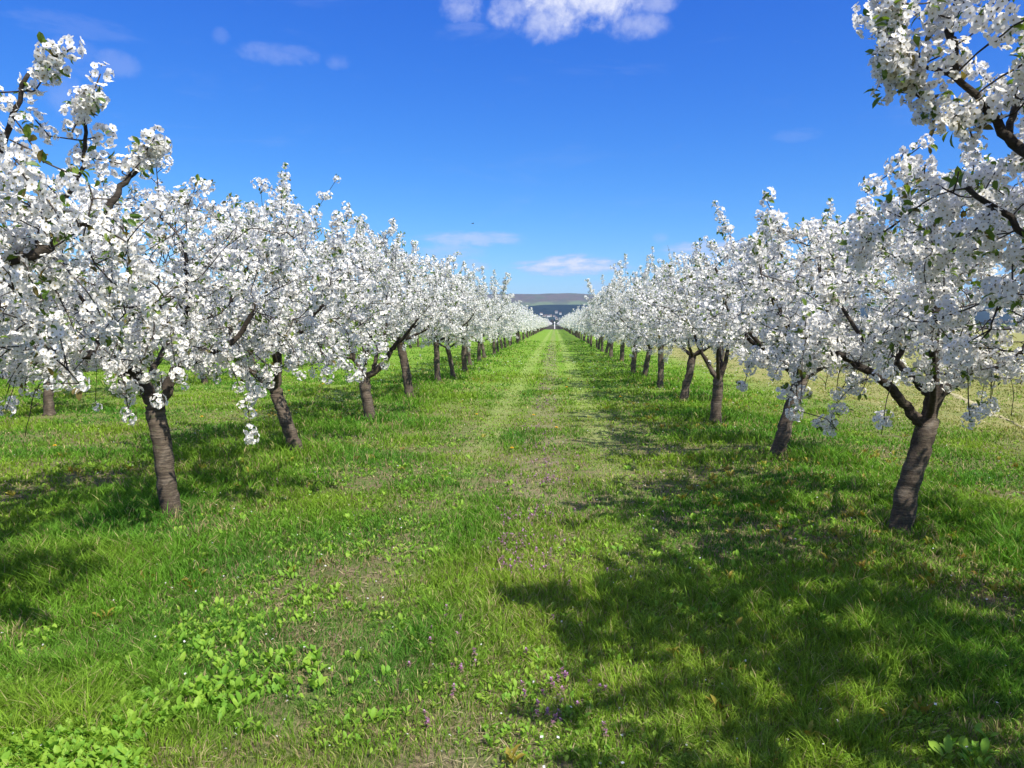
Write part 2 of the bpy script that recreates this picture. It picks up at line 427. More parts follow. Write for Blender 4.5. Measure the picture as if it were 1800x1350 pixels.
def tubes(sk, rad, keep, sides_of, rg=None, flare=0.0, zbase=0.0):
    """sweep rings along chains of nodes"""
    n = len(sk.p); ch = [[] for _ in range(n)]
    for a in range(n):
        if keep[a] and sk.par[a] >= 0: ch[sk.par[a]].append(a)
    V, L, Z = [], [], []; vb = 0
    starts = []
    roots = [a for a in range(n) if keep[a] and (sk.par[a] < 0 or not keep[sk.par[a]])]
    for a in roots: starts.append((sk.par[a] if sk.par[a] >= 0 else None, a))
    while starts:
        pre, a = starts.pop()
        chain = [a]
        while True:
            k = ch[chain[-1]]
            if not k: break
            k = sorted(k, key=lambda q: -rad[q]); chain.append(k[0])
            for q in k[1:]: starts.append((chain[-2], q))
        pts = [sk.p[q] for q in chain]; rr = [rad[q] for q in chain]
        if pre is not None: pts.insert(0, sk.p[pre]); rr.insert(0, min(rad[pre], rr[0]*1.15))
        if len(pts) < 2: continue
        pts = np.array(pts); rr = np.array(rr)
        T = np.gradient(pts, axis=0); T /= (np.linalg.norm(T, axis=1)[:, None]+1e-9)
        s = sides_of(rr.max())
        u = np.cross(T[0], [0.3, 1, .1]); u /= np.linalg.norm(u)
        ang = np.arange(s)*2*math.pi/s
        for j in range(len(pts)):
            u = u-T[j]*(u@T[j]); u /= np.linalg.norm(u)+1e-9; v = np.cross(T[j], u)
            r = rr[j]*np.ones(s)
            if s >= 10:
                r = r*(1+.06*np.sin(ang*3+pts[j][2]*4)+.035*np.sin(ang*5+pts[j][2]*11)+.015*np.sin(ang*2-pts[j][2]*13))
                if flare:
                    hh = max(0, pts[j][2]-zbase); r = r*(1+flare*math.exp(-hh/.07)*(1+.35*np.sin(ang*4+1)))
            V.append(pts[j]+np.outer(r*np.cos(ang), u)+np.outer(r*np.sin(ang), v))
        for j in range(len(pts)-1):
            a0 = vb+j*s; b0 = a0+s; q = np.arange(s); q1 = (q+1) % s
            L.append(np.stack([a0+q, a0+q1, b0+q1, b0+q], -1))
        vb += len(pts)*s
        # cap at the far end
        V.append((pts[-1]+T[-1]*rr[-1]*.6)[None]); tip = vb; vb += 1
        e0 = tip-s; q = np.arange(s)
        Z.append(np.stack([e0+q, e0+(q+1) % s, np.full(s, tip)], -1))
    V = np.concatenate(V); L4 = np.concatenate(L); L3 = np.concatenate(Z)
    return V, np.concatenate([L4.ravel(), L3.ravel()]), np.concatenate([np.full(len(L4), 4), np.full(len(L3), 3)])

# --- flower templates at three levels of detail (verts, loops, sizes, material index)
def flower_hi():
    V, L, Z, MI = [], [], [], []
    for k in range(5):
        a = 2*math.pi*k/5; ca, sa = math.cos(a), math.sin(a); b = len(V)
        for (x, y, z) in ((.05, 0, 0), (.60, -.50, .12), (.98, -.28, .24), (1.00, .28, .20), (.62, .50, .10)):
            z2 = z-(.10 if y == 0 else 0)
            V.append((x*ca-y*sa, x*sa+y*ca, z2))
        L += [b, b+1, b+2, b, b+2, b+3, b, b+3, b+4]; Z += [3]*3; MI += [0]*3
    b = len(V); V += [(.30, 0, .16), (-.15, .26, .18), (-.15, -.26, .14)]; L += [b, b+1, b+2]; Z += [3]; MI += [1]
    b = len(V); V += [(.2, .1, -.04), (-.2, .1, -.04), (0, 0, -.75)]; L += [b, b+1, b+2]; Z += [3]; MI += [2]
    return np.array(V), np.array(L), np.array(Z), np.array(MI)
def flower_mid():
    V, L, Z, MI = [], [], [], []
    for k in range(5):
        a = 2*math.pi*k/5; ca, sa = math.cos(a), math.sin(a); b = len(V)
        for (x, y, z) in ((.0, 0, 0), (.74, -.52, .14), (1.04, 0, .26), (.74, .52, .10)):
            V.append((x*ca-y*sa, x*sa+y*ca, z))
        L += [b, b+1, b+2, b, b+2, b+3]; Z += [3]*2; MI += [0]*2
    b = len(V); V += [(.2, .1, -.04), (-.2, .1, -.04), (0, 0, -.8)]; L += [b, b+1, b+2]; Z += [3]; MI += [2]
    return np.array(V), np.array(L), np.array(Z), np.array(MI)
def flower_far():
    V = [(math.cos(a)*1.0, math.sin(a)*1.0, .2*((i % 2)*2-1)) for i, a in enumerate(np.arange(5)*2*math.pi/5)]
    return np.array(V), np.array([0, 1, 2, 0, 2, 3, 0, 3, 4]), np.array([3, 3, 3]), np.array([0, 0, 0])
FL = {'hi': flower_hi(), 'mid': flower_mid(), 'far': flower_far()}
def cluster(lod, seed):
    r = np.random.default_rng(seed)
    n = {'hi': r.integers(13, 20), 'mid': r.integers(10, 15), 'far': r.integers(5, 8)}[lod]
    size = {'hi': .0155, 'mid': .0160, 'far': .028}[lod]
    i = np.arange(n)+.5; ph = np.arccos(1-2*i/n); th = math.pi*(1+5**.5)*i+r.random()*6
    nr = np.stack([np.cos(th)*np.sin(ph), np.sin(th)*np.sin(ph), np.cos(ph)], -1)+r.normal(size=(n, 3))*.22
    nr /= np.linalg.norm(nr, axis=1)[:, None]
    pos = nr*(.034+.011*r.random((n, 1)))*np.array([1, 1, 1.1])
    nrm = nr+r.normal(size=(n, 3))*.26
    M = frames(nrm, r)*(size*(.85+.3*r.random(n)))[:, None, None]
    tv, tl, tz, tm = FL[lod]
    v, l = replicate(tv, tl, M, pos)
    return v, l, np.tile(tz, n), np.tile(tm, n)
CL = {k: [cluster(k, 100+s) for s in range({'hi': 12, 'mid': 10, 'far': 8}[k])] for k in FL}

def leaf_template(fold=.25, seg=3):
    """an elliptic leaf along +x, folded on its midrib and bent down at the tip"""
    V, L, Z = [], [], []
    prof = [(0, .015), (.22, .13), (.48, .22), (.76, .19), (1, .0)]
    for (x, wd) in prof:
        z = .10*math.sin(x*2.6)-.12*x*x
        V += [(x, -wd, z+wd*fold*1.6), (x, 0, z), (x, wd, z+wd*fold*1.6)]
    for s in range(len(prof)-1):
        a = s*3
        L += [a, a+1, a+4, a+3, a+1, a+2, a+5, a+4]; Z += [4, 4]
    return np.array(V), np.array(L), np.array(Z)
LEAF = leaf_template()

def build_tree(name, spec, lod, seed):
    """returns dict of meshes, in the tree's own coordinates (base at the origin)"""
    rg = np.random.default_rng(seed)
    sk = Skel()
    trunk = spec['trunk']; r0, r1 = spec.get('tr', (.092, .078))
    tp = np.array(trunk, float); tp = np.concatenate([[tp[0]-[0, 0, .12]], tp])
    ids = sk.line(tp, None, r0, r1, rg, .004, 6)
    top = ids[-1]
    for (pts, a, b, root) in spec['limbs']:
        q = list(pts)
        if isinstance(root, str): q = [sk.p[top]]+q; par = top
        else: par = sk.near(root); q = [sk.p[par]]+q
        sk.line(q, par, a*.88, b, rg, .005, 5)
    hand = len(sk.p)
    E = spec['env']; zt = E[5]
    A = envelope(rg, spec.get('n', 900), *E)
    stp = spec.get('step', .09)
    colonise(sk, A, rg, step=stp, start=len(ids)-1, kill=.145, iters=int(46*.09/stp))
    # upright shoots standing above the crown
    P = np.array(sk.p); tips = []
    cand = np.where((P[:, 2] > zt-.75) & (np.arange(len(P)) > hand))[0]
    for _ in range(spec.get('shoots', 16)):
        if not len(cand): break
        a = int(rg.choice(cand)); p = sk.p[a].copy(); out = p[:2]-np.array(E[:2])
        d = np.array([out[0]*.22, out[1]*.22, 1.0])+rg.normal(size=3)*.16; d /= np.linalg.norm(d)
        par = a
        for s in range(int(rg.integers(2, spec.get('sl', 8)))):
            d = d+rg.normal(size=3)*.07+np.array([0, 0, .05]); d /= np.linalg.norm(d)
            p = p+d*.085; par = sk.add(p, par, 0)
        tips.append(par)
    for pts in spec.get('shootlines', []):
        par = sk.near(pts[0]); prev = sk.p[par]
        for q in catmull([prev]+[np.array(x) for x in pts], 5)[1:]: par = sk.add(q, par, 0)
        tips.append(par)
    # drooping twigs under the crown
    P = np.array(sk.p); zb = E[4]; hang = []
    cand = np.where((P[:, 2] < zb+.65) & (np.arange(len(P)) > hand))[0]
    for _ in range(spec.get('hang', 16)):
        if not len(cand): break
        a = int(rg.choice(cand)); p = sk.p[a].copy(); par = a
        out = p[:2]-np.array(E[:2]); out = out/(np.linalg.norm(out)+.1)
        d = np.array([out[0], out[1], -.1])*.8+rg.normal(size=3)*.2
        L = int(rg.integers(3, 12 if spec.get('hang', 0) > 50 else 8))
        for s in range(L):
            d = d+np.array([0, 0, -.30])+rg.normal(size=3)*.12; d /= np.linalg.norm(d)
            if p[2] < .62: break
            p = p+d*.07; par = sk.add(p, par, 0); 
        hang.append(par)
    rad, kids = radii(sk)
    # short flowering spurs
    n0 = len(sk.p)
    thin = [a for a in range(hand, n0) if rad[a] < .016]
    spurs = []
    for a in thin:
        if rg.random() < spec.get('spur', .50)*(.82 if lod != 'far' else 1)*stp/.09:
            dd = rg.normal(size=3)+np.array([0, 0, .35]); dd /= np.linalg.norm(dd)
            L = .05+.09*rg.random(); b = sk.add(sk.p[a]+dd*L, a, 0); spurs.append(b)
            if rg.random() < .35:
                dd = dd+rg.normal(size=3)*.4+np.array([0, 0, .3]); dd /= np.linalg.norm(dd); spurs.append(sk.add(sk.p[b]+dd*.08, b, 0))
    rad, kids = radii(sk)
    P = np.array(sk.p); N = len(P)
    par = np.array(sk.par)
    is_limb = np.zeros(N, bool); is_limb[:hand] = True
    # continue the limbs into the colonised wood wherever it is still thick
    for a in range(hand, N):
        if rad[a] > .019 and is_limb[par[a]]: is_limb[a] = True
    sides = (lambda r: 14 if r > .05 else 8 if r > .018 else 5 if r > .008 else 3) if lod != 'far' else (lambda r: 7 if r > .05 else 4 if r > .02 else 3)
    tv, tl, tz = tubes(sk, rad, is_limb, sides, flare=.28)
    keep = ~is_limb & ((rad > .0062) if lod == 'far' else (rad > 0))
    bv, bl, bz = tubes(sk, np.maximum(rad, .0032 if lod != 'far' else .006), keep, sides)
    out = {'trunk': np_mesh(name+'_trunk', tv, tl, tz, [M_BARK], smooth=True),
           'branches': np_mesh(name+'_branches', bv, bl, bz, [M_BRANCH], smooth=True)}
    # flower clusters: on spurs, shoots, hanging tips, and strung along thin wood
    idx = np.array(spurs+tips+hang, int)
    pos = [P[idx]]
    thin = np.array([a for a in range(hand, n0) if rad[a] < .014])
    k = thin[rg.random(len(thin)) < spec.get('strung', .66)*(.76 if lod != 'far' else 1)*stp/.09]
    pos.append(P[k]+rg.normal(size=(len(k), 3))*.022)
    for tset, pr in ((tips, .8), (hang, .38)):
        run = []
        for a in tset:
            b = a
            for _ in range(5):
                b = par[b]
                if rg.random() < pr: run.append(b)
        if pr < .5 and run: run = [q for q in run if rg.random() < .6]
        if run: pos.append(P[np.array(run)]+rg.normal(size=(len(run), 3))*.018)
    limb = np.arange(len(ids), hand); limb = limb[rg.random(len(limb)) < .10]
    if len(limb): pos.append(P[limb]+rg.normal(size=(len(limb), 3))*.02+[0, 0, .05])
    pos = np.concatenate(pos)
    # bare or sparse pockets so that wood and what lies behind show through
    pk = np.sin(pos[:, 0]*4.1+seed)*np.sin(pos[:, 1]*3.7+seed*2)*np.sin(pos[:, 2]*4.7+seed*3)
    pos = pos[(rg.random(len(pos)) > np.clip(pk*spec.get('pk', 2.1)-.25, 0, .90))]
    HL = np.array([P[a] for a in range(len(ids), hand) if rad[a] > .024])
    if len(HL):
        dl = np.sqrt(((pos[:, None]-HL[None])**2).sum(-1)).min(1)
        if 'step' not in spec or spec['step'] > .06: pos = pos[(dl > .15) | (rg.random(len(pos)) < .30)]
    kinds = len(CL[lod]); which = rg.integers(0, kinds, len(pos))
    VV, LL, ZZ, MM = [], [], [], []; vb = 0
    for q in range(kinds):
        pq = pos[which == q]
        if not len(pq): continue
        cv, cl_, cz, cm = CL[lod][q]
        sc = (.72+.50*rg.random(len(pq)))*spec.get('cs', 1.0)
        M = rand_rot(len(pq), rg)*sc[:, None, None]
        v, l = replicate(cv, cl_, M, pq)
        VV.append(v); LL.append(l+vb); vb += len(v); ZZ.append(np.tile(cz, len(pq))); MM.append(np.tile(cm, len(pq)))
    out['blossom'] = np_mesh(name+'_blossom', np.concatenate(VV), np.concatenate(LL), np.concatenate(ZZ), [M_PETAL, M_STAMEN, M_CALYX], np.concatenate(MM), smooth=True)
    # leaves: rosettes at tips, small tufts among the flowers
    lp, ld_ = [], []; par_last = {}
    for a in tips:
        for _ in range(5 if lod != 'far' else 3): lp.append(P[a]+rg.normal(size=3)*.008); ld_.append(rg.normal(size=3)*.7+np.array([0, 0, .8]))
    ends = [a for a in range(hand, n0) if kids[a] <= 1 and P[a][2] > zt-1.3 and a == par_last.get(a, a)]
    for a in ends:
        if rg.random() < .10:
            for _ in range(4): lp.append(P[a]+rg.normal(size=3)*.012); ld_.append(rg.normal(size=3)*.7+np.array([0, 0, .8]))
    sel = pos[rg.random(len(pos)) < (.70 if lod != 'far' else .50)]
    for q in sel:
        base = rg.normal(size=3); base /= np.linalg.norm(base)
        for _ in range(int(rg.integers(2, 5)) if lod != 'far' else 1):
            d = base+rg.normal(size=3)*.55; lp.append(q+d/np.linalg.norm(d)*.022); ld_.append(d)
    lp = np.array(lp); d = np.array(ld_); d /= np.linalg.norm(d, axis=1)[:, None]
    upv = rg.normal(size=d.shape)*.5+[0, 0, 1]; yv = np.cross(upv, d); yv /= np.linalg.norm(yv, axis=1)[:, None]+1e-6
    zv = np.cross(d, yv)
    ls = (.030+.032*rg.random(len(lp)))*(1.5 if lod == 'far' else 1)
    M = np.stack([d, yv, zv], -1)*ls[:, None, None]
    v, l = replicate(LEAF[0], LEAF[1], M, lp)
    f = rg.random((len(lp), 1)); br = (rg.random((len(lp), 1)) < .16)
    colr = np.array([.075, .150, .020])*(1-f)+np.array([.175, .245, .035])*f
    colr = np.where(br, np.array([.16, .125, .035]), colr)
    out['leaves'] = np_mesh(name+'_leaves', v, l, np.tile(LEAF[2], len(lp)), [M_LEAF], attr=np.repeat(colr, len(LEAF[0]), axis=0))
    return out

def plant(meshes, loc, label, group=None, rz=0.0, sc=1.0, sz=1.0):
    e = empty('cherry_tree', loc, rz); e.scale = (sc, sc, sc*sz)
    tag(e, label, 'tree', group)
    link('trunk', meshes['trunk'], e)
    cr = link('crown', meshes['branches'], e)
    link('blossom', meshes['blossom'], cr); link('leaves', meshes['leaves'], cr)
    return e

def auto_limbs(rg, top, side, n=5, reach=1.15, rise=.95, r=.042):
    """vase of limbs from the fork"""
    L = []; a0 = rg.random()*6.28
    for k in range(n):
        a = a0+k*2*math.pi/n+rg.normal()*.22; rr = reach*(.75+.4*rg.random()); h = rise*(.7+.5*rg.random())
        c_, s_ = math.cos(a), math.sin(a); t_ = np.array(top)
        p1 = t_+[c_*rr*.22, s_*rr*.22, h*.16]; p2 = t_+[c_*rr*.55, s_*rr*.55, h*.42]; p3 = t_+[c_*rr*.82, s_*rr*.82, h*.75]; p4 = t_+[c_*rr, s_*rr, h*1.12]
        L.append(([p1, p2, p3, p4], r*(.8+.35*rg.random()), .013, 'top'))
    return L

base = {'L1': ground_at(303, 917), 'L2': ground_at(522, 798), 'L3': ground_at(652, 739), 'L4': ground_at(720, 700), 'L5': ground_at(770, 675),
        'L6': ground_at(797, 667), 'L7': ground_at(817, 655), 'R1': ground_at(1580, 944), 'R2': ground_at(1366, 808), 'R3': ground_at(1258, 747),
        'R4': ground_at(1202, 707), 'R5': ground_at(1160, 683), 'R6': ground_at(1133, 667), 'R7': ground_at(1113, 658),
        'L0': np.array([-3.25, 2.75, 0]), 'R0': np.array([2.85, 2.35, 0])}
for k in base: base[k][2] = float(gz(base[k][0], base[k][1]))
def rel(k, pts):
    b = base[k]; return [at(px, py, b[1]+dy)-b for (px, py, dy) in pts]
near = {}
b = base['L1']
T = rel('L1', [(303, 915, 0), (293, 850, 0), (284, 785, 0), (276, 735, 0), (272, 712, 0)])
near['L1'] = dict(trunk=T, tr=(.080, .068), n=1150, step=.075, shoots=26, hang=56, limbs=[
    (rel('L1', [(258, 685, -.02), (243, 661, -.05), (211, 643, -.15), (178, 624, -.3), (130, 620, -.45), (85, 620, -.6)]), .062, .030, 'top'),
    (rel('L1', [(241, 635, -.15), (258, 605, -.25), (276, 580, -.35), (284, 520, -.4)]), .040, .016, rel('L1', [(243, 661, -.05)])[0]),
    (rel('L1', [(168, 600, -.3), (163, 572, -.35), (140, 520, -.4)]), .030, .013, rel('L1', [(178, 624, -.3)])[0]),
    (rel('L1', [(292, 690, .05), (303, 660, .1), (318, 640, .15), (374, 622, .2), (420, 590, .3), (450, 530, .3)]), .058, .016, 'top'),
    (rel('L1', [(307, 640, .1), (318, 590, .1), (330, 520, 0), (325, 440, 0)]), .034, .014, rel('L1', [(303, 660, .1)])[0]),
    (rel('L1', [(262, 668, .25), (280, 630, .55), (296, 598, .8), (310, 540, 1.0)]), .040, .014, 'top'),
    (rel('L1', [(240, 670, .35), (213, 645, .7), (190, 590, 1.0)]), .035, .013, 'top')],
    env=(-.12, .05, 1.50, 1.75, 1.10, 2.58), sl=7)
T = rel('L2', [(522, 796, 0), (510, 760, 0), (498, 725, 0), (487, 697, 0), (484, 685, 0)])
near['L2'] = dict(trunk=T, tr=(.086, .074), n=1000, shoots=32, hang=36, limbs=[
    (rel('L2', [(474, 678, 0), (444, 654, 0), (415, 631, -.1), (405, 570, -.2), (415, 500, -.2), (457, 448, -.2)]), .052, .020, 'top'),
    (rel('L2', [(489, 661, 0), (493, 610, 0), (526, 587, -.1), (555, 550, -.2), (589, 525, -.3)]), .055, .016, 'top'),
    (rel('L2', [(491, 640, .3), (490, 560, .6), (500, 470, .7)]), .045, .013, 'top'),
    (rel('L2', [(486, 640, -.3), (470, 580, -.7), (480, 500, -.9)]), .040, .013, 'top')],
    sl=8, env=(-.28, .0, 1.45, 1.75, 1.12, 2.90), shootlines=[rel('L2', [(500, 360, 0), (503, 330, 0), (502, 292, 0)]), rel('L2', [(555, 370, 0), (572, 345, 0), (592, 315, 0)]), rel('L2', [(400, 380, 0), (405, 345, 0)])])
T = rel('L3', [(652, 738, 0), (646, 710, 0), (641, 680, 0), (640, 662, 0)])
near['L3'] = dict(trunk=T, tr=(.092, .086), n=880, shoots=30, hang=16, limbs=[
    (rel('L3', [(629, 640, 0), (618, 630, 0), (605, 624, -.2), (590, 590, -.4)]), .042, .014, 'top'),
    (rel('L3', [(656, 655, 0), (678, 634, 0), (692, 610, 0), (712, 590, -.1), (735, 560, -.2)]), .070, .020, 'top'),
    (rel('L3', [(660, 634, 0), (666, 605, .1), (678, 581, .1), (680, 520, .1)]), .048, .016, rel('L3', [(656, 655, 0)])[0]),
    (rel('L3', [(619, 608, 0), (615, 570, .1), (640, 520, .1)]), .032, .014, rel('L3', [(627, 634, 0)])[0]),
    (rel('L3', [(640, 620, .5), (630, 560, .9)]), .04, .014, 'top'), (rel('L3', [(645, 620, -.5), (660, 560, -.9)]), .04, .014, 'top')],
    sl=7, env=(-.10, 0, 1.5, 1.75, 1.25, 2.95), shootlines=[rel('L3', [(672, 430, 0), (688, 410, 0), (692, 388, 0)]), rel('L3', [(660, 425, 0), (645, 398, 0)])])
T = rel('R1', [(1580, 941, 0), (1590, 885, 0), (1603, 835, 0), (1624, 770, 0), (1633, 738, 0)])
near['R1'] = dict(trunk=T, tr=(.083, .074), n=1180, step=.075, shoots=24, hang=56, limbs=[
    (rel('R1', [(1612, 738, 0), (1593, 713, 0), (1561, 678, -.05), (1504, 637, -.2), (1455, 613, -.3), (1381, 564, -.3), (1350, 510, -.3)]), .052, .016, 'top'),
    (rel('R1', [(1637, 700, 0), (1639, 655, 0), (1641, 613, 0), (1646, 540, 0), (1640, 460, 0), (1650, 380, 0)]), .060, .016, 'top'),
    (rel('R1', [(1620, 680, .05), (1593, 652, .1), (1561, 627, .15), (1520, 600, .3), (1480, 540, .4)]), .040, .014, rel('R1', [(1637, 700, 0)])[0]),
    (rel('R1', [(1655, 688, 0), (1687, 668, 0), (1716, 643, -.05), (1748, 645, -.1), (1800, 610, -.15), (1840, 540, -.2)]), .050, .016, 'top'),
    (rel('R1', [(1593, 600, .1), (1605, 575, .05), (1640, 535, 0), (1665, 500, -.1)]), .024, .012, rel('R1', [(1572, 634, .12)])[0]),
    (rel('R1', [(1450, 580, -.35), (1455, 540, -.4), (1440, 470, -.4)]), .026, .012, rel('R1', [(1470, 620, -.28)])[0]),
    (rel('R1', [(1670, 650, .4), (1700, 600, .8), (1710, 520, 1.0)]), .04, .013, 'top'),
    (rel('R1', [(1640, 690, -.25), (1640, 620, -.6), (1620, 500, -.8)]), .032, .012, 'top')],
    env=(.22, 0, 1.60, 1.75, 1.10, 2.48), sl=4)
T = rel('R2', [(1366, 807, 0), (1375, 770, 0), (1386, 730, 0), (1400, 690, 0), (1408, 665, 0)])
near['R2'] = dict(trunk=T, tr=(.082, .074), n=980, shoots=28, hang=40, limbs=auto_limbs(np.random.default_rng(3), T[-1], 1, 6), env=(.22, 0, 1.5, 1.75, 1.08, 2.62), sl=8)
T = rel('R3', [(1258, 746, 0), (1259, 715, 0), (1262, 685, 0), (1263, 668, 0)])
near['R3'] = dict(trunk=T, tr=(.088, .080), n=860, shoots=26, hang=16, limbs=[
    (rel('R3', [(1253, 655, 0), (1243, 637, 0), (1228, 609, -.1), (1215, 570, -.2)]), .055, .018, 'top'),
    (rel('R3', [(1272, 645, 0), (1278, 618, 0), (1285, 570, 0)]), .060, .018, 'top'),
    (rel('R3', [(1264, 640, .05), (1265, 610, .2), (1250, 550, .4)]), .040, .014, 'top'),
    (rel('R3', [(1268, 640, .4), (1275, 590, .9)]), .04, .014, 'top'), (rel('R3', [(1262, 640, -.4), (1262, 590, -.9)]), .04, .014, 'top')],
    sl=7, env=(.12, 0, 1.5, 1.75, 1.25, 2.55), shootlines=[rel('R3', [(1275, 455, 0), (1262, 440, 0), (1248, 430, 0)])])
# the two nearest trees stand beside the camera; only their crowns reach into view
near['L0'] = dict(trunk=[np.array(p) for p in ((0, 0, 0), (-.05, .02, .35), (-.12, .04, .7), (-.18, .05, .98))], tr=(.10, .09), n=2100, step=.055, pk=.6, shoots=6, hang=12, sl=5, cs=1.02, limbs=[
    ([np.array(p)-base['L0'] for p in (at(-330, 620, 2.95), at(-120, 510, 3.1), at(0, 462, 3.2), at(75, 440, 3.3), at(120, 412, 3.35), at(190, 374, 3.4))], .038, .018, 'top'),
    ([np.array(p)-base['L0'] for p in (at(80, 395, 3.3), at(130, 330, 3.35), at(150, 260, 3.3), at(150, 190, 3.3))], .016, .007, np.array(at(60, 445, 3.3))-base['L0']),
    ([np.array(p)-base['L0'] for p in (at(215, 330, 3.45), at(250, 290, 3.5))], .020, .008, np.array(at(188, 376, 3.4))-base['L0']),
    ([np.array(p)-base['L0'] for p in (at(-40, 350, 3.0), at(10, 240, 2.95), at(50, 130, 2.9))], .022, .008, np.array(at(-80, 490, 3.1))-base['L0'])]
    + auto_limbs(np.random.default_rng(5), (-.18, .05, .98), -1, 4), env=(-.10, .12, 1.45, 1.6, 1.25, 2.55),
    shootlines=[[np.array(p)-base['L0'] for p in (at(215, 300, 3.45), at(250, 275, 3.5), at(285, 262, 3.5))],
                [np.array(p)-base['L0'] for p in (at(60, 160, 2.95), at(85, 120, 2.95), at(96, 98, 2.95))],
                [np.array(p)-base['L0'] for p in (at(125, 240, 3.25), at(145, 200, 3.25), at(163, 172, 3.25))]])
near['R0'] = dict(trunk=[np.array(p) for p in ((0, 0, 0), (.05, .02, .35), (.12, .04, .7), (.16, .05, .98))], tr=(.10, .09), n=2600, step=.055, pk=0.0, spur=.62, strung=.85, shoots=20, hang=8, sl=5, cs=1.02, limbs=[
    ([np.array(p)-base['R0'] for p in (at(2200, 520, 2.55), at(1960, 400, 2.7), at(1830, 290, 2.8), at(1770, 240, 2.85), at(1735, 190, 2.85), at(1680, 135, 2.85), at(1620, 115, 2.85))], .036, .007, 'top'),
    ([np.array(p)-base['R0'] for p in (at(1678, 90, 2.85), at(1672, 40, 2.85), at(1690, -40, 2.85))], .018, .008, np.array(at(1682, 135, 2.85))-base['R0']),
    ([np.array(p)-base['R0'] for p in (at(1790, 180, 2.9), at(1820, 90, 2.9), at(1830, -10, 2.9))], .016, .010, np.array(at(1775, 245, 2.85))-base['R0']),
    ([np.array(p)-base['R0'] for p in (at(2050, 560, 2.9), at(1880, 480, 3.0), at(1790, 400, 3.1), at(1700, 330, 3.1))], .024, .010, np.array(at(2200, 520, 2.55))-base['R0'])]
    + auto_limbs(np.random.default_rng(8), (.16, .05, .98), 1, 4), env=(-.02, .32, 1.62, 1.75, 1.30, 3.00),
    shootlines=[[np.array(p)-base['R0'] for p in (at(1610, 130, 2.85), at(1580, 112, 2.85), at(1552, 98, 2.85))],
                [np.array(p)-base['R0'] for p in (at(1590, 60, 2.85), at(1580, 30, 2.85), at(1565, -10, 2.85))],
                [np.array(p)-base['R0'] for p in (at(1680, 30, 2.85), at(1720, -30, 2.85), at(1790, -30, 2.85))],
                [np.array(p)-base['R0'] for p in (at(1690, 210, 2.9), at(1650, 200, 2.9), at(1610, 165, 2.9))]])

LABELS = {
 'L0': 'nearest cherry tree on the left, its big flowering boughs cut by the left edge',
 'R0': 'nearest cherry tree on the right, its large flower clusters filling the top right corner',
 'L1': 'first trunk of the left row, forking low with a thick horizontal bough to the left',
 'L2': 'second cherry trunk in the left row, leaning left, under the tall thin upright shoots',
 'L3': 'third cherry trunk in the left row, bare wide V fork visible below white blossom',
 'R1': 'first full trunk of the right row, dark and leaning right, with flower tufts beside it',
 'R2': 'second trunk in the right row, pale and leaning right in sunlight, blossom covering its fork',
 'R3': 'third trunk of the right row, straight dark stem under a clear Y fork'}
for k, s in enumerate(('L0', 'L1', 'R0', 'R1', 'L2', 'L3', 'R2', 'R3')):
    ms = build_tree('cherry_'+s, near[s], 'hi' if s[1] in '01' else 'mid', 20+k)
    plant(ms, base[s], LABELS[s], 'cherry trees in the left row' if s[0] == 'L' else 'cherry trees in the right row')

def auto_spec(seed, n, shoots, hang, h=2.95, lean=.14):
    r = np.random.default_rng(seed)
    k = .9+.15*r.random()
    T = [np.array(p) for p in ((0, 0, 0), (lean*.25, .01, k*.33), (lean*.6, .02*r.normal(), k*.68), (lean, .03*r.normal(), k))]
    return dict(trunk=T, tr=(.086, .074), n=n, shoots=shoots, hang=hang, limbs=auto_limbs(r, T[-1], 1, int(r.integers(4, 7))), sl=8, env=(lean, 0, 1.42, 1.68, 1.12, h))
MID = [build_tree('cherry_mid%d' % s, auto_spec(40+s, 820, 30, 24, 2.56+.13*s, (.16, .08, .2, .02)[s]), 'mid', 60+s) for s in range(4)]
FAR = [build_tree('cherry_far%d' % s, auto_spec(80+s, 600, 26, 8, 2.62+.12*s, (.1, .18, .04, .14)[s]), 'far', 90+s) for s in range(4)]
ORD = ['first', 'second', 'third', 'fourth', 'fifth', 'sixth', 'seventh', 'eighth', 'ninth', 'tenth', 'eleventh', 'twelfth', 'thirteenth', 'fourteenth', 'fifteenth', 'sixteenth']
rt = np.random.default_rng(77)
HT = {'L4': 1.08, 'L5': 1.12, 'L6': 1.04, 'R4': .93, 'R5': 1.13, 'R6': 1.0}
for side, sgn, x0, end in (('L', -1, -3.27, 300), ('R', 1, 2.74, 300)):
    y = None; k = 4
    word = 'left' if sgn < 0 else 'right'
    while True:
        key = '%s%d' % (side, k)
        if key in base: p = base[key]; y = p[1]
        else:
            y += 3.72*(1+.05*rt.normal()); p = np.array([x0+.07*rt.normal(), y, float(gz(x0, y)) if y < 60 else 0.0])
        if y > end: break
        lib = MID if k < 13 else FAR
        ms = lib[int(rt.integers(0, 4))] if k > 7 else MID[(k+(0 if sgn < 0 else 2)) % 4]
        rz = (math.pi if sgn < 0 else 0)+rt.normal()*.45
        h = HT.get(key, 1+.10*rt.normal())*.96
        if k < 16: lab = '%s trunk down the %s row, %s blossoming cherry tree %s' % (ORD[k-1], word, 'smallish' if h < 1 else 'full-crowned', 'beside the aisle')
        elif y < 130: lab = 'small distant cherry tree in the %s row, white crown above a thin dark trunk' % word
        else: lab = 'tiny far cherry tree where the %s row narrows to a white line' % word
        gname = 'cherry trees in the %s row' % word
        if k >= 16: gname = ('distant cherry trees in the %s row' if y < 130 else 'farthest cherry trees in the %s row') % word
        plant(ms, p, lab, gname, rz, .97+.07*rt.normal(), h)
        k += 1
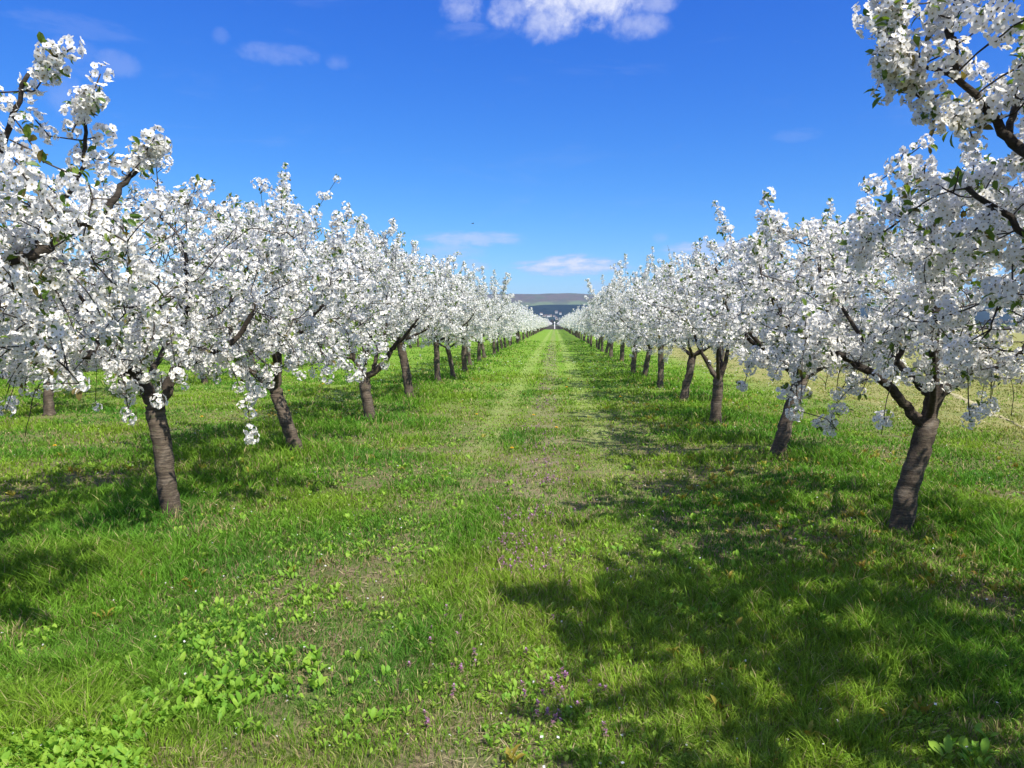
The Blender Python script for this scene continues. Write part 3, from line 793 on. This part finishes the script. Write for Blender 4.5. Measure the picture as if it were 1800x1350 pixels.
# the rows behind the left row
for xr, y0, cnt, nm in ((-9.5, 3.0, 34, 'second'), (-15.6, 6.0, 30, 'third')):
    y = y0
    for k in range(cnt):
        if nm == 'second' and k == 3: p0 = ground_at(88, 731); x, y = p0[0], p0[1]
        else: x = xr+.08*rt.normal()
        lib = MID if (k < 8 and nm == 'second') else FAR
        if nm == 'second' and k == 3: lab = 'cherry tree behind the left row whose brown banded trunk stands near the left edge'
        elif nm == 'second': lab = 'cherry tree of the second row, glimpsed behind the left row of trees'
        else: lab = 'cherry tree of the third row, far behind the left row of trees'
        plant(lib[int(rt.integers(0, 4))], (x, y, float(gz(x, y)) if y < 60 else 0), lab, 'cherry trees in the %s row from the aisle' % nm, math.pi+rt.normal()*.5, 1+.05*rt.normal(), 1+.05*rt.normal())
        y += 3.8*(1+.05*rt.normal())
# the rest of the orchard, a white mass far down both rows
VV, LL, ZZ = [], [], []; vb = 0
tv, tl, tz, tm = CL['far'][0]
P = []
for xr in (-3.3, 2.8, -9.5, -15.6):
    y = 303.0 if xr in (-3.3, 2.8) else 140.0
    while y < 640:
        r = np.random.default_rng(int(y*10)); n = 110
        q = r.normal(size=(n, 3)); q /= np.linalg.norm(q, axis=1)[:, None]; q *= (r.random((n, 1))**.4)
        P.append(q*[1.5, 1.8, .95]+[xr+.3*np.sign(xr), y, 2.05]); y += 3.8
P = np.concatenate(P); M = rand_rot(len(P))*3.6
v, l = replicate(tv, tl, M, P)
o = link('far_orchard', np_mesh('far_orchard', v, l, np.tile(tz, len(P)), [M_PETAL]))
tag(o, 'white mass of blossom where the orchard rows run together far off', 'orchard', kind='stuff')

# ------------------------------------------------------------------ grass
def blades(n, dmin, dmax, seed, xlim=None, dense=None, wf=1.0, hf=1.0):
    r = np.random.default_rng(seed)
    d = dmin*(dmax/dmin)**r.random(n)
    lat = (r.random(n)*2-1)*(.80*d+.5) - .055*d
    x, y = lat, d
    return x, y, r
def grass_fields(x, y):
    row = np.exp(-((x+3.35)/1.15)**2)+np.exp(-((x-3.0)/1.15)**2)+.8*(x < -4.6)*(x > -7.8)*0
    track = (np.exp(-((x+.95)/.22)**4)+np.exp(-((x-.62)/.22)**4))*(.2+.8*smooth01(y, 6, 13))*np.clip(.45+.9*vn(x, y, .6, 15), 0, 1)
    mid = np.exp(-((x+.18)/.30)**2)
    patch = vn(x, y, .75, 1); p2 = vn(x, y, .28, 2); p3 = vn(x, y, 2.6, 4)
    dryf = smooth01(x+smooth01(y, 10, 20)+1.6*(vn(x, y, 1.3, 6)-.5), 5.4, 7.0)
    return row, track, mid, patch, p2, p3, dryf
def make_grass(n, dmin, dmax, seed):
    x, y, r = blades(n, dmin, dmax, seed)
    row, track, mid, patch, p2, p3, dryf = grass_fields(x, y)
    keep = r.random(len(x)) < np.clip(.56+1.25*(patch-.35)+.9*(p2-.40)+.5*row-.18*mid, .12, 1)*(1-.35*dryf)
    # no blade through a trunk
    for b in base.values(): keep &= (x-b[0])**2+(y-b[1])**2 > .11**2
    x, y = x[keep], y[keep]; row, track, mid, patch, p2, p3, dryf = [a[keep] for a in (row, track, mid, patch, p2, p3, dryf)]
    n = len(x); dist = np.hypot(x, y)
    h = (.024+.034*patch*patch+.034*row*(.3+patch)+.022*(p3 > .62)*p2)*(.5+.9*r.random(n))
    tall = (patch > .70) | ((row > .35) & (p2 > .55)); h *= np.where(tall, 1.35, 1.0)
    h *= (1-.50*np.clip(track, 0, 1))*(1-.45*dryf)*(1-.2*mid)
    near_t = np.zeros(n)
    for b in base.values(): near_t = np.maximum(near_t, np.exp(-(((x-b[0])**2+(y-b[1])**2)/.075)))
    h *= 1+1.1*near_t
    h = np.minimum(h, .19)+.012
    wd = np.maximum(.0019+.0016*r.random(n), .00105*dist)*(1+.3*r.random(n))
    a = r.random(n)*2*math.pi; ux, uy = np.cos(a), np.sin(a)
    # blades of one tuft lean away from its heart
    cs = .105; ci, cj = np.floor(x/cs), np.floor(y/cs)
    h1 = np.modf(np.abs(np.sin(ci*12.9898+cj*78.233)*43758.5453))[0]; h2 = np.modf(np.abs(np.sin(ci*39.346+cj*11.135)*24634.63))[0]
    tx, ty = (ci+.2+.6*h1)*cs, (cj+.2+.6*h2)*cs
    la = np.arctan2(y-ty, x-tx)+r.normal(size=n)*.8
    lean = h*(.15+.55*r.random(n)**1.3+5*np.hypot(x-tx, y-ty)); h = h*(.75+.5*h1)
    lx, ly = np.cos(la)*lean, np.sin(la)*lean
    z = gz(x, y)-.004
    c0 = np.stack([x, y, z], -1)
    off = np.stack([ux*wd/2, uy*wd/2, np.zeros(n)], -1)
    m1 = c0+np.stack([lx*.30, ly*.30, h*.58], -1); tipp = c0+np.stack([lx*1.1, ly*1.1, h*(1-.12*(lean/h))], -1)
    V = np.stack([c0-off, c0+off, m1+off*.8, m1-off*.8, tipp], 1).reshape(-1, 3)
    b = (np.arange(n)*5)[:, None]
    L = np.concatenate([b+np.array([[0, 1, 2, 3]]), b+np.array([[3, 2, 4]])], 1).ravel()
    Z = np.tile([4, 3], n)
    # colour of each blade: fresh, blue-green, yellow-green or dead straw
    f = r.random((n, 1)); pt = np.clip(vn(x, y, 1.1, 12)*1.7-.35, 0, 1)[:, None]
    green = np.array([.064, .190, .014])*(1-f)+np.array([.142, .318, .028])*f
    yel = np.array([.25, .36, .034]); blue = np.array([.070, .190, .040])
    q = np.clip(vn(x, y, .55, 14)*2-.5, 0, 1)[:, None]
    c = green*(1-pt*.75)+yel*pt*.75
    c = c*(1-.40*(1-q)*(1-pt))+blue*.40*(1-q)*(1-pt)
    tt = np.clip(track, 0, 1)[:, None]; c = c*(1-.45*tt)+np.array([.34, .42, .11])*.45*tt
    rw = np.clip(row, 0, 1)[:, None]*.45; c = c*(1-rw)+np.array([.095, .250, .022])*rw
    dead = (r.random(n) < .09+.16*(patch < .38)+.12*mid+.42*dryf)[:, None]
    c = np.where(dead, np.array([.42, .35, .17])*(.6+.6*f), c)
    c = c*(1-.75*dryf[:, None])+(np.array([.26, .29, .085])+np.array([.10, .045, .03])*pt)*.75*dryf[:, None]
    c = c*(.62+.72*r.random((n, 1))**1.2)
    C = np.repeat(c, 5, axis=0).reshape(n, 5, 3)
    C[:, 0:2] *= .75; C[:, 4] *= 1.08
    return V, L, Z, C.reshape(-1, 3)
GV, GL, GZ, GC = [], [], [], []; vb = 0
for (n, a, b_, sd) in ((330000, 1.9, 7, 1), (200000, 7, 24, 2), (90000, 24, 75, 3)):
    v, l, z, c = make_grass(n, a, b_, sd); GV.append(v); GL.append(l+vb); GZ.append(z); GC.append(c); vb += len(v)
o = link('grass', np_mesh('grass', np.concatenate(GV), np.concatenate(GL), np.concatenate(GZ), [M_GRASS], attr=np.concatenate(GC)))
tag(o, 'short green grass with dry straw between the tree rows', 'grass', kind='stuff')

# broad-leaved weeds: rosettes of upright oval leaves
def in_px(px, py): g = ground_at(px, py); return g[0], g[1]
def rosettes(name, spots, size, colA, colB, label, cat, seed, nl=(5, 10), up=.9, leafshape=None):
    r = np.random.default_rng(seed); LP, LD, LS, LC = [], [], [], []
    for (x, y, s) in spots:
        k = int(r.integers(*nl)); f = r.random(); z = float(gz(x, y))
        for j in range(k):
            a = r.random()*6.283; d = np.array([math.cos(a), math.sin(a), up*(.35+1.1*r.random())])
            LP.append((x+math.cos(a)*.008+.012*r.normal(), y+math.sin(a)*.008+.012*r.normal(), z+.004+.02*r.random()*s)); LD.append(d/np.linalg.norm(d)); LS.append(size*s*(.6+.7*r.random()))
            g_ = np.clip(f+.3*r.normal(), 0, 1); LC.append(np.array(colA)*(1-g_)+np.array(colB)*g_)
    LP, D, LS, LC = map(np.array, (LP, LD, LS, LC))
    y_ = np.cross(np.array([0, 0, 1.0])+r.normal(size=D.shape)*.25, D); y_ /= np.linalg.norm(y_, axis=1)[:, None]
    zz = np.cross(D, y_); tv = LEAF[0]*np.array([1, 1.15, 1]) if leafshape is None else LEAF[0]*leafshape
    M = np.stack([D, y_, zz], -1)*LS[:, None, None]
    v, l = replicate(tv, LEAF[1], M, LP)
    o = link(name, np_mesh(name, v, l, np.tile(LEAF[2], len(LP)), [M_WEED], attr=np.repeat(LC, len(tv), axis=0), smooth=True))
    return tag(o, label, cat, kind='stuff')
rw = np.random.default_rng(5)
spots = []
def scatter(px0, px1, py0, py1, n, s0, s1, lim=.45, sc=.22, o=20):
    c = 0
    for _ in range(n*6):
        g = ground_at(px0+(px1-px0)*rw.random(), py0+(py1-py0)*rw.random())
        if vn(g[0], g[1], sc, o) > lim: spots.append((g[0], g[1], s0+(s1-s0)*rw.random())); c += 1
        if c >= n: return
scatter(-80, 250, 1230, 1420, 900, .5, 1.05, .12)
scatter(-50, 420, 1130, 1300, 220, .6, 1.1, .35)
scatter(150, 560, 1150, 1300, 120, .6, 1.1, .40)
scatter(200, 640, 960, 1150, 200, .45, .8, .40)
scatter(440, 830, 830, 1000, 280, .42, .72, .40)
scatter(520, 800, 720, 860, 220, .45, .75, .40)
scatter(-50, 800, 780, 1330, 420, .4, .9, .42)
scatter(800, 1250, 720, 1340, 260, .35, .7, .45)
scatter(1150, 1560, 880, 1100, 220, .6, 1.0, .4)
scatter(800, 1150, 860, 1300, 160, .4, .75, .4)
scatter(1380, 1540, 1040, 1130, 30, .8, 1.1, .3)
scatter(1650, 1790, 1300, 1390, 12, .9, 1.2, .2)
for _ in range(2600):
    d = 5*(60/5)**rw.random(); x = (rw.random()*2-1)*d*.8
    if (abs(x+3.3) < 1.9 or abs(x-2.9) < 1.4 or rw.random() < .25) and vn(x, d, 1.1, 22) > .42: spots.append((x, d, .55+.5*rw.random()+.008*d))
rosettes('broadleaf_weeds', spots, .047, (.15, .32, .030), (.27, .43, .045), 'bright green oval-leaved weeds growing through the grass', 'weeds', 5, up=1.5, nl=(4, 9), leafshape=np.array([1, 1.0, .8]))
spots = []
for _ in range(15000):
    d = 2.4*(34/2.4)**rw.random(); x = (rw.random()*2-1)*d*.8
    if vn(x, d, .5, 61)*.6+vn(x, d, 1.9, 62)*.5 > .50: spots.append((x, d, (.5+.6*rw.random())*(1+.05*d)))
rosettes('ground_cover', spots, .021, (.14, .28, .025), (.29, .41, .05), 'tiny yellow green clover and herbs spread through the grass', 'ground cover', 8, nl=(4, 8), up=.8)
spots = []
for _ in range(1900):
    d = 2.6*(40/2.6)**rw.random(); side = rw.random() < .45
    x = (-3.6 if side else 2.7)+rw.normal()*1.0
    if vn(x, d, .9, 31) > .52: spots.append((x, d, .6+.6*rw.random()+.006*d))
rosettes('reddish_weeds', spots, .050, (.26, .18, .03), (.34, .32, .05), 'brownish yellow weed tufts under the tree rows', 'weeds', 6, up=1.5, leafshape=np.array([1, .7, 1]))

# purple dead-nettle along the middle of the aisle
r = np.random.default_rng(9); FV = []
pts = []
for _ in range(5200):
    d = 2.7*(60/2.7)**r.random(); x = -.20+r.normal()*.17+.12*math.sin(d*.9)
    if r.random() < np.clip(vn(x, d, .45, 41)*2.2-.75, 0, 1)*(.50 if d < 8 else .24): pts.append((x, d))
pts = np.array(pts); n = len(pts); z = gz(pts[:, 0], pts[:, 1]); dist = pts[:, 1]
hh = .022+.034*r.random(n); LP, LD, LS, LC = [], [], [], []
for j in range(n):
    for lv in range(3):
        zz = z[j]+hh[j]*(.35+.32*lv); a0 = r.random()*6.28
        for q in range(4):
            a = a0+q*1.571; d = np.array([math.cos(a), math.sin(a), .1-.25*r.random()+.35*(lv == 2)])
            LP.append((pts[j, 0], pts[j, 1], zz)); LD.append(d/np.linalg.norm(d)); LS.append(.015*(1+.03*dist[j])*(1.15-.2*lv))
            LC.append((.16, .20, .06) if lv == 0 else (.24, .16, .12) if lv == 1 else (.27, .13, .17))
        if lv:
            for q in range(2):
                a = r.random()*6.28; LP.append((pts[j, 0], pts[j, 1], zz+.004)); LD.append((math.cos(a)*.6, math.sin(a)*.6, .6)); LS.append(.011*(1+.03*dist[j])); LC.append((.46, .24, .42))
LP, D, LS, LC = map(np.array, (LP, LD, LS, LC))
D = D/np.linalg.norm(D, axis=1)[:, None]; y_ = np.cross([0, 0, 1.0], D); y_ /= np.linalg.norm(y_, axis=1)[:, None]; zz = np.cross(D, y_)
v, l = replicate(LEAF[0]*[1, 1.5, 1], LEAF[1], np.stack([D, y_, zz], -1)*LS[:, None, None], LP)
o = link('purple_wildflowers', np_mesh('purple_wildflowers', v, l, np.tile(LEAF[2], len(LP)), [M_FLOWER], attr=np.repeat(LC, len(LEAF[0]), axis=0)))
tag(o, 'low purple flowering herbs in a line down the grass aisle', 'wildflowers', kind='stuff')

# fallen petals, tiny white daisies and dry stalks
r = np.random.default_rng(13); n = 2600
d = 2.6*(40/2.6)**r.random(n); x = np.where(r.random(n) < .7, np.where(r.random(n) < .5, -3.6, 2.9)+r.normal(size=n)*1.5, (r.random(n)*2-1)*d*.8)
x = np.where(r.random(n) < .12, 5+3.5*r.random(n), x)
z = gz(x, d)+.012+.035*r.random(n)
q = np.array([(-.5, -.4, 0), (.5, -.45, .1), (.6, .4, 0), (-.4, .5, .12)])
nr = r.normal(size=(n, 3))*.5+[0, 0, 1]
v, l = replicate(q, [0, 1, 2, 3], frames(nr, r)*(np.maximum(.010, .0010*d)*(.7+.5*r.random(n)))[:, None, None], np.stack([x, d, z], -1))
o = link('fallen_petals', np_mesh('fallen_petals', v, l, np.full(n, 4), [M_PETAL]))
tag(o, 'scattered white petals fallen into the grass', 'petals', kind='stuff')
n = 9000; d = 2.2*(16/2.2)**r.random(n); x = (r.random(n)*2-1)*d*.8
k = vn(x, d, .5, 51) > .5; x, d = x[k], d[k]; n = len(x)
a = r.random(n)*6.28; ll = .02+.05*r.random(n); wd = np.maximum(.0016, .0008*d); z = gz(x, d)+.004+.012*r.random(n)
ca, sa = np.cos(a), np.sin(a); c0 = np.stack([x, d, z], -1); dv = np.stack([ca*ll, sa*ll, .012*r.random(n)], -1); ov = np.stack([-sa*wd, ca*wd, np.zeros(n)], -1)
v = np.stack([c0-ov, c0+ov, c0+dv+ov*.5, c0+dv-ov*.5], 1).reshape(-1, 3)
col = np.repeat(np.array([.40, .33, .18])*(.5+.7*r.random((n, 1))), 4, axis=0)
o = link('dry_straw', np_mesh('dry_straw', v, np.arange(4*n), np.full(n, 4), [M_STRAW], attr=col))
tag(o, 'dead straw and dry stalks lying on the soil', 'straw', kind='stuff')

# dandelions: each one a thing
m, t = mat('dandelion_yellow'); M_YEL = finish(m, t, principled(t, (.85, .55, .02), .7, .2))
m, t = mat('dandelion_stem'); M_STEM = finish(m, t, principled(t, (.16, .24, .06), .6, .3))
def dandelion_mesh():
    V, L, Z = [], [], []; r = np.random.default_rng(3)
    for ring, (cnt, tilt, ln) in enumerate(((16, .15, .019), (13, .5, .016), (9, .95, .012), (5, 1.4, .008))):
        for j in range(cnt):
            a = 2*math.pi*j/cnt+ring*.3+r.normal()*.06; e = tilt; b = len(V)
            dx, dy, dz = math.cos(a)*math.cos(e), math.sin(a)*math.cos(e), math.sin(e); wx, wy = -math.sin(a)*.0024, math.cos(a)*.0024
            V += [(wx*.3, wy*.3, 0), (-wx*.3, -wy*.3, 0), (dx*ln-wx, dy*ln-wy, dz*ln), (dx*ln+wx, dy*ln+wy, dz*ln)]; L += [b, b+1, b+2, b+3]; Z += [4]
    return np_mesh('dandelion_head', np.array(V), L, Z, [M_YEL])
def stem_mesh(h):
    s = Skel(); s.line([(0, 0, -.01), (.004, .002, h*.5), (0, 0, h)], None, .0022, .0018, np.random.default_rng(1), 0, 4)
    v, l, z = tubes(s, s.r, np.ones(len(s.p), bool), lambda q: 5); return np_mesh('dandelion_stem', v, l, z, [M_STEM], smooth=True)
DH, DS = dandelion_mesh(), stem_mesh(.06)
for (px, py, lab) in ((97, 796, 'yellow dandelion in the sunny grass left of the first left trunk'), (900, 801, 'yellow dandelion beside the purple herbs in mid aisle'),
    (996, 689, 'yellow dandelion just right of the purple strip, far down the aisle'), (938, 739, 'tiny yellow dandelion left of the purple strip'),
    (978, 765, 'tiny yellow dandelion right of the purple strip in mid aisle'), (440, 723, 'yellow dandelion between the first and second left trunks'),
    (450, 730, 'second of two yellow dandelions between the first and second left trunks'), (355, 740, 'yellow dandelion behind the fork of the first left trunk'),
    (568, 683, 'yellow dandelion between the second and third left trunks'), (508, 693, 'small yellow dandelion just above the second left trunk base'),
    (1090, 706, 'yellow dandelion in the shade stripes left of the right row'), (838, 737, 'tiny yellow dandelion on the left wheel track')):
    g_ = ground_at(px, py); e = empty('dandelion', (g_[0], g_[1], float(gz(g_[0], g_[1])))); s_ = 1.0+.05*g_[1]; e.scale = (s_, s_, s_)
    tag(e, lab, 'flower', 'dandelions in the grass')
    st_ = link('stem', DS, e); hd = link('flower_head', DH, e); hd.location = (0, 0, .058)

# ------------------------------------------------------------------ far things
def box(V, L, Z, x0, x1, y0, y1, z0, z1):
    b = len(V); V += [(x0, y0, z0), (x1, y0, z0), (x1, y1, z0), (x0, y1, z0), (x0, y0, z1), (x1, y0, z1), (x1, y1, z1), (x0, y1, z1)]
    for f in ((0, 1, 5, 4), (1, 2, 6, 5), (2, 3, 7, 6), (3, 0, 4, 7), (4, 5, 6, 7), (3, 2, 1, 0)): L += [b+q for q in f]; Z.append(4)
m, t = mat('white_paint'); M_WHITE = finish(m, t, principled(t, (.80, .80, .78), .6, .3))
# slim white post on the far end of the aisle
D0 = 262.0; pp = at(975, 575, D0)
e = empty('white_post', (pp[0], D0, 0)); tag(e, 'slim white post standing where the grass aisle ends', 'post')
V, L, Z = [], [], []; box(V, L, Z, -.16, .16, -.16, .16, 0, 2.05); link('post_shaft', np_mesh('post_shaft', np.array(V), L, Z, [M_WHITE]), e)
V, L, Z = [], [], []; box(V, L, Z, -.24, .24, -.24, .24, 2.05, 2.20)
b = len(V); V += [(-.24, -.24, 2.202), (.24, -.24, 2.202), (.24, .24, 2.202), (-.24, .24, 2.202), (0, 0, 2.5)]
for q in range(4): L += [b+q, b+(q+1) % 4, b+4]; Z.append(3)
link('post_cap', np_mesh('post_cap', np.array(V), L, Z, [M_WHITE]), e)
# white stake and thin field posts beyond the right row
def stake(px, py_b, py_t, wd, lab):
    g_ = ground_at(px, py_b); top = at(px, py_t, g_[1])[2]
    V, L, Z = [], [], []; k = 8
    for zz, rr in ((-.1, 1), (top-.06, 1), (top-.02, .8), (top, .35)):
        for q in range(k): V.append((rr*wd*math.cos(q*6.283/k), rr*wd*math.sin(q*6.283/k), zz))
    for s in range(3):
        for q in range(k): L += [s*k+q, s*k+(q+1) % k, (s+1)*k+(q+1) % k, (s+1)*k+q]; Z.append(4)
    L += [3*k+q for q in range(k)]; Z.append(k)
    o = link('white_stake', np_mesh('white_stake', np.array(V), L, Z, [M_WHITE], smooth=False)); o.location = (g_[0], g_[1], float(gz(g_[0], g_[1])))
    tag(o, lab, 'stake')
stake(1650, 648, 628, .055, 'white wooden stake in the dry field seen past the fork of the first right tree')
# village houses at the foot of the hill
def flat(name, col, rough=.8):
    m, t = mat(name); geo = t.n('ShaderNodeNewGeometry').outputs['Position']
    c = t.mix(t.ss(t.noise(geo, .8, 3, .6), .3, .7), tuple(.85*q for q in col), col); return finish(m, t, principled(t, c, rough, .2))
WALLS = [flat('plaster_white', (.72, .70, .66)), flat('plaster_cream', (.62, .54, .40)), flat('plaster_grey', (.45, .44, .42))]
ROOF = flat('clay_roof', (.17, .12, .10)); PANE = flat('dark_glass', (.05, .06, .07), .3)
rv = np.random.default_rng(21)
HS = [(951, 553, 'left end of the village, beside the white crowns'), (956, 556.5, 'slightly below the leftmost house'), (959, 556, 'widest of the left group of houses'),
      (964, 557, 'right of the left group of houses'), (968, 556.5, 'left of the middle of the village'), (974, 557, 'largest pale house, straight above the aisle'),
      (977, 560, 'just right of the aisle axis'), (979, 562, 'lowest house right of the aisle axis'), (978, 549, 'highest pale house on the dark slope'),
      (985, 552, 'alone on the slope right of the aisle axis'), (998, 567, 'among grey trees right of the post'), (946, 560.5, 'lowest house on the left'), (990, 566, 'half hidden above the right row end')]
for j, (px, py, lab) in enumerate(HS):
    Yh = 2310.0
    while Yh < 3200:                                  # where the line of sight meets the slope
        g_ = at(px, py+1.0, Yh); dd = (Yh-2300)/1500
        if fprof(g_[0])*(1-math.cos(math.pi*dd/.62))/2-1.5 > g_[2]: break
        Yh += 10
    wd = 6+rv.random()*5; dp = 6+rv.random()*2; hh = 2.8+rv.random()*1.8; rh = 2.0; zg = max(g_[2], 0)
    e = empty('village_house', (g_[0], Yh, zg), rv.normal()*.25); tag(e, 'tiny far house '+lab, 'house', 'village houses below the hill')
    zb = 2.5
    V, L, Z = [], [], []; box(V, L, Z, -wd/2, wd/2, -dp/2, dp/2, -12, zb+hh)
    link('wall', np_mesh('wall', np.array(V), L, Z, [WALLS[j % 3]]), e)
    a, c_ = wd/2+.5, dp/2+.5; z0 = zb+hh+.01
    V = [(-a, -c_, z0), (a, -c_, z0), (a, c_, z0), (-a, c_, z0), (-a, 0, z0+rh), (a, 0, z0+rh)]
    link('roof', np_mesh('roof', np.array(V), [0, 1, 5, 4, 2, 3, 4, 5, 0, 4, 3, 1, 2, 5, 3, 2, 1, 0], [4, 4, 3, 3, 4], [ROOF]), e)
    for q in (-.3, 0, .3):
        V, L, Z = [], [], []; box(V, L, Z, q*wd-.7, q*wd+.7, -dp/2-.05, -dp/2+.02, zb+1.4, zb+3.2); link('window', np_mesh('window', np.array(V), L, Z, [PANE]), e)
# leafless and dark wood belt in front of the village
r = np.random.default_rng(31); n = 5200
x = (r.random(n)*2-1)*900; y = 1500+900*r.random(n); s = 3+4*r.random(n)
z = 2+7*r.random(n)
tv = np.array([(1, 0, 0), (-.6, .8, .1), (-.5, -.8, -.1), (0, 0, 1.1)])
v, l = replicate(tv, [0, 1, 3, 1, 2, 3, 2, 0, 3, 0, 2, 1], rand_rot(n, r)*s[:, None, None], np.stack([x, y, z], -1))
cc = np.repeat(np.where(r.random((n, 1)) < .6, np.array([.075, .065, .05]), np.array([.06, .085, .035]))*(.7+.6*r.random((n, 1))), 4, axis=0)
o = link('distant_woods', np_mesh('distant_woods', v, l, np.full(4*n, 3), [M_WEED], attr=cc)); tag(o, 'grey brown belt of far woods below the dark hill', 'woods', kind='stuff')

# bird in the sky
m, t = mat('bird_dark'); M_BIRD = finish(m, t, principled(t, (.03, .03, .035), .7, .2))
Y0 = 85.0; q = at(831, 393, Y0)
e = empty('bird', q, .5); tag(e, 'tiny dark bird flying in the blue sky above the left row', 'bird')
s = Skel(); s.line([(-.13, 0, 0), (-.06, 0, .005), (.04, 0, .01), (.10, 0, .02), (.145, 0, .02)], None, .02, .012, np.random.default_rng(2), 0, 5)
rr = [0.012+.022*math.sin(math.pi*k/(len(s.p)-1)) for k in range(len(s.p))]
v, l, z = tubes(s, rr, np.ones(len(s.p), bool), lambda q: 8)
tl_ = np.array([(-.12, -.012, 0), (-.12, .012, 0), (-.22, .035, .004), (-.22, -.035, .004), (-.12, 0, .012), (-.22, 0, .010)]) # tail feathers
v2 = np.concatenate([v, tl_]); nb = len(v)
link('body', np_mesh('body', v2, np.concatenate([l, np.array([0, 1, 2, 3, 0, 3, 5, 4, 4, 5, 2, 1])+nb]), np.concatenate([z, [4, 4, 4]]), [M_BIRD], smooth=True), e)
for sg in (-1, 1):
    V = [(.07, .02*sg, .02), (-.04, .02*sg, .015), (.08, .16*sg, .07), (-.05, .15*sg, .062), (.02, .33*sg, .03), (-.03, .31*sg, .028), (.05, .10*sg, .06), (-.05, .09*sg, .052),
         (.07, .02*sg, .006), (-.04, .02*sg, .005), (.08, .16*sg, .060), (-.05, .15*sg, .055), (.05, .10*sg, .045), (-.05, .09*sg, .04)]
    L = [0, 6, 7, 1, 6, 2, 3, 7, 2, 4, 5, 3, 8, 9, 13, 12, 12, 13, 11, 10, 10, 11, 5, 4, 0, 8, 12, 6, 6, 12, 10, 2, 1, 7, 13, 9, 7, 3, 11, 13]
    link('wing', np_mesh('wing', np.array(V), L, [4]*10, [M_BIRD]), e)

# ------------------------------------------------------------------ haze
HAZE = True
if HAZE:
    V, L, Z = [], [], []; box(V, L, Z, -7200, 7200, -70, 9300, -3.0, 300)
    m, t = mat('air'); pv = t.n('ShaderNodeVolumePrincipled'); pv.inputs['Density'].default_value = .00007; pv.inputs['Color'].default_value = (.50, .73, 1, 1)
    pv.inputs['Anisotropy'].default_value = .2
    om = t.n('ShaderNodeOutputMaterial'); m.node_tree.links.new(pv.outputs[0], om.inputs['Volume'])
    o = link('haze', np_mesh('haze', np.array(V), L, Z, [m])); tag(o, 'thin blue haze in the air towards the hills', 'haze', kind='stuff')
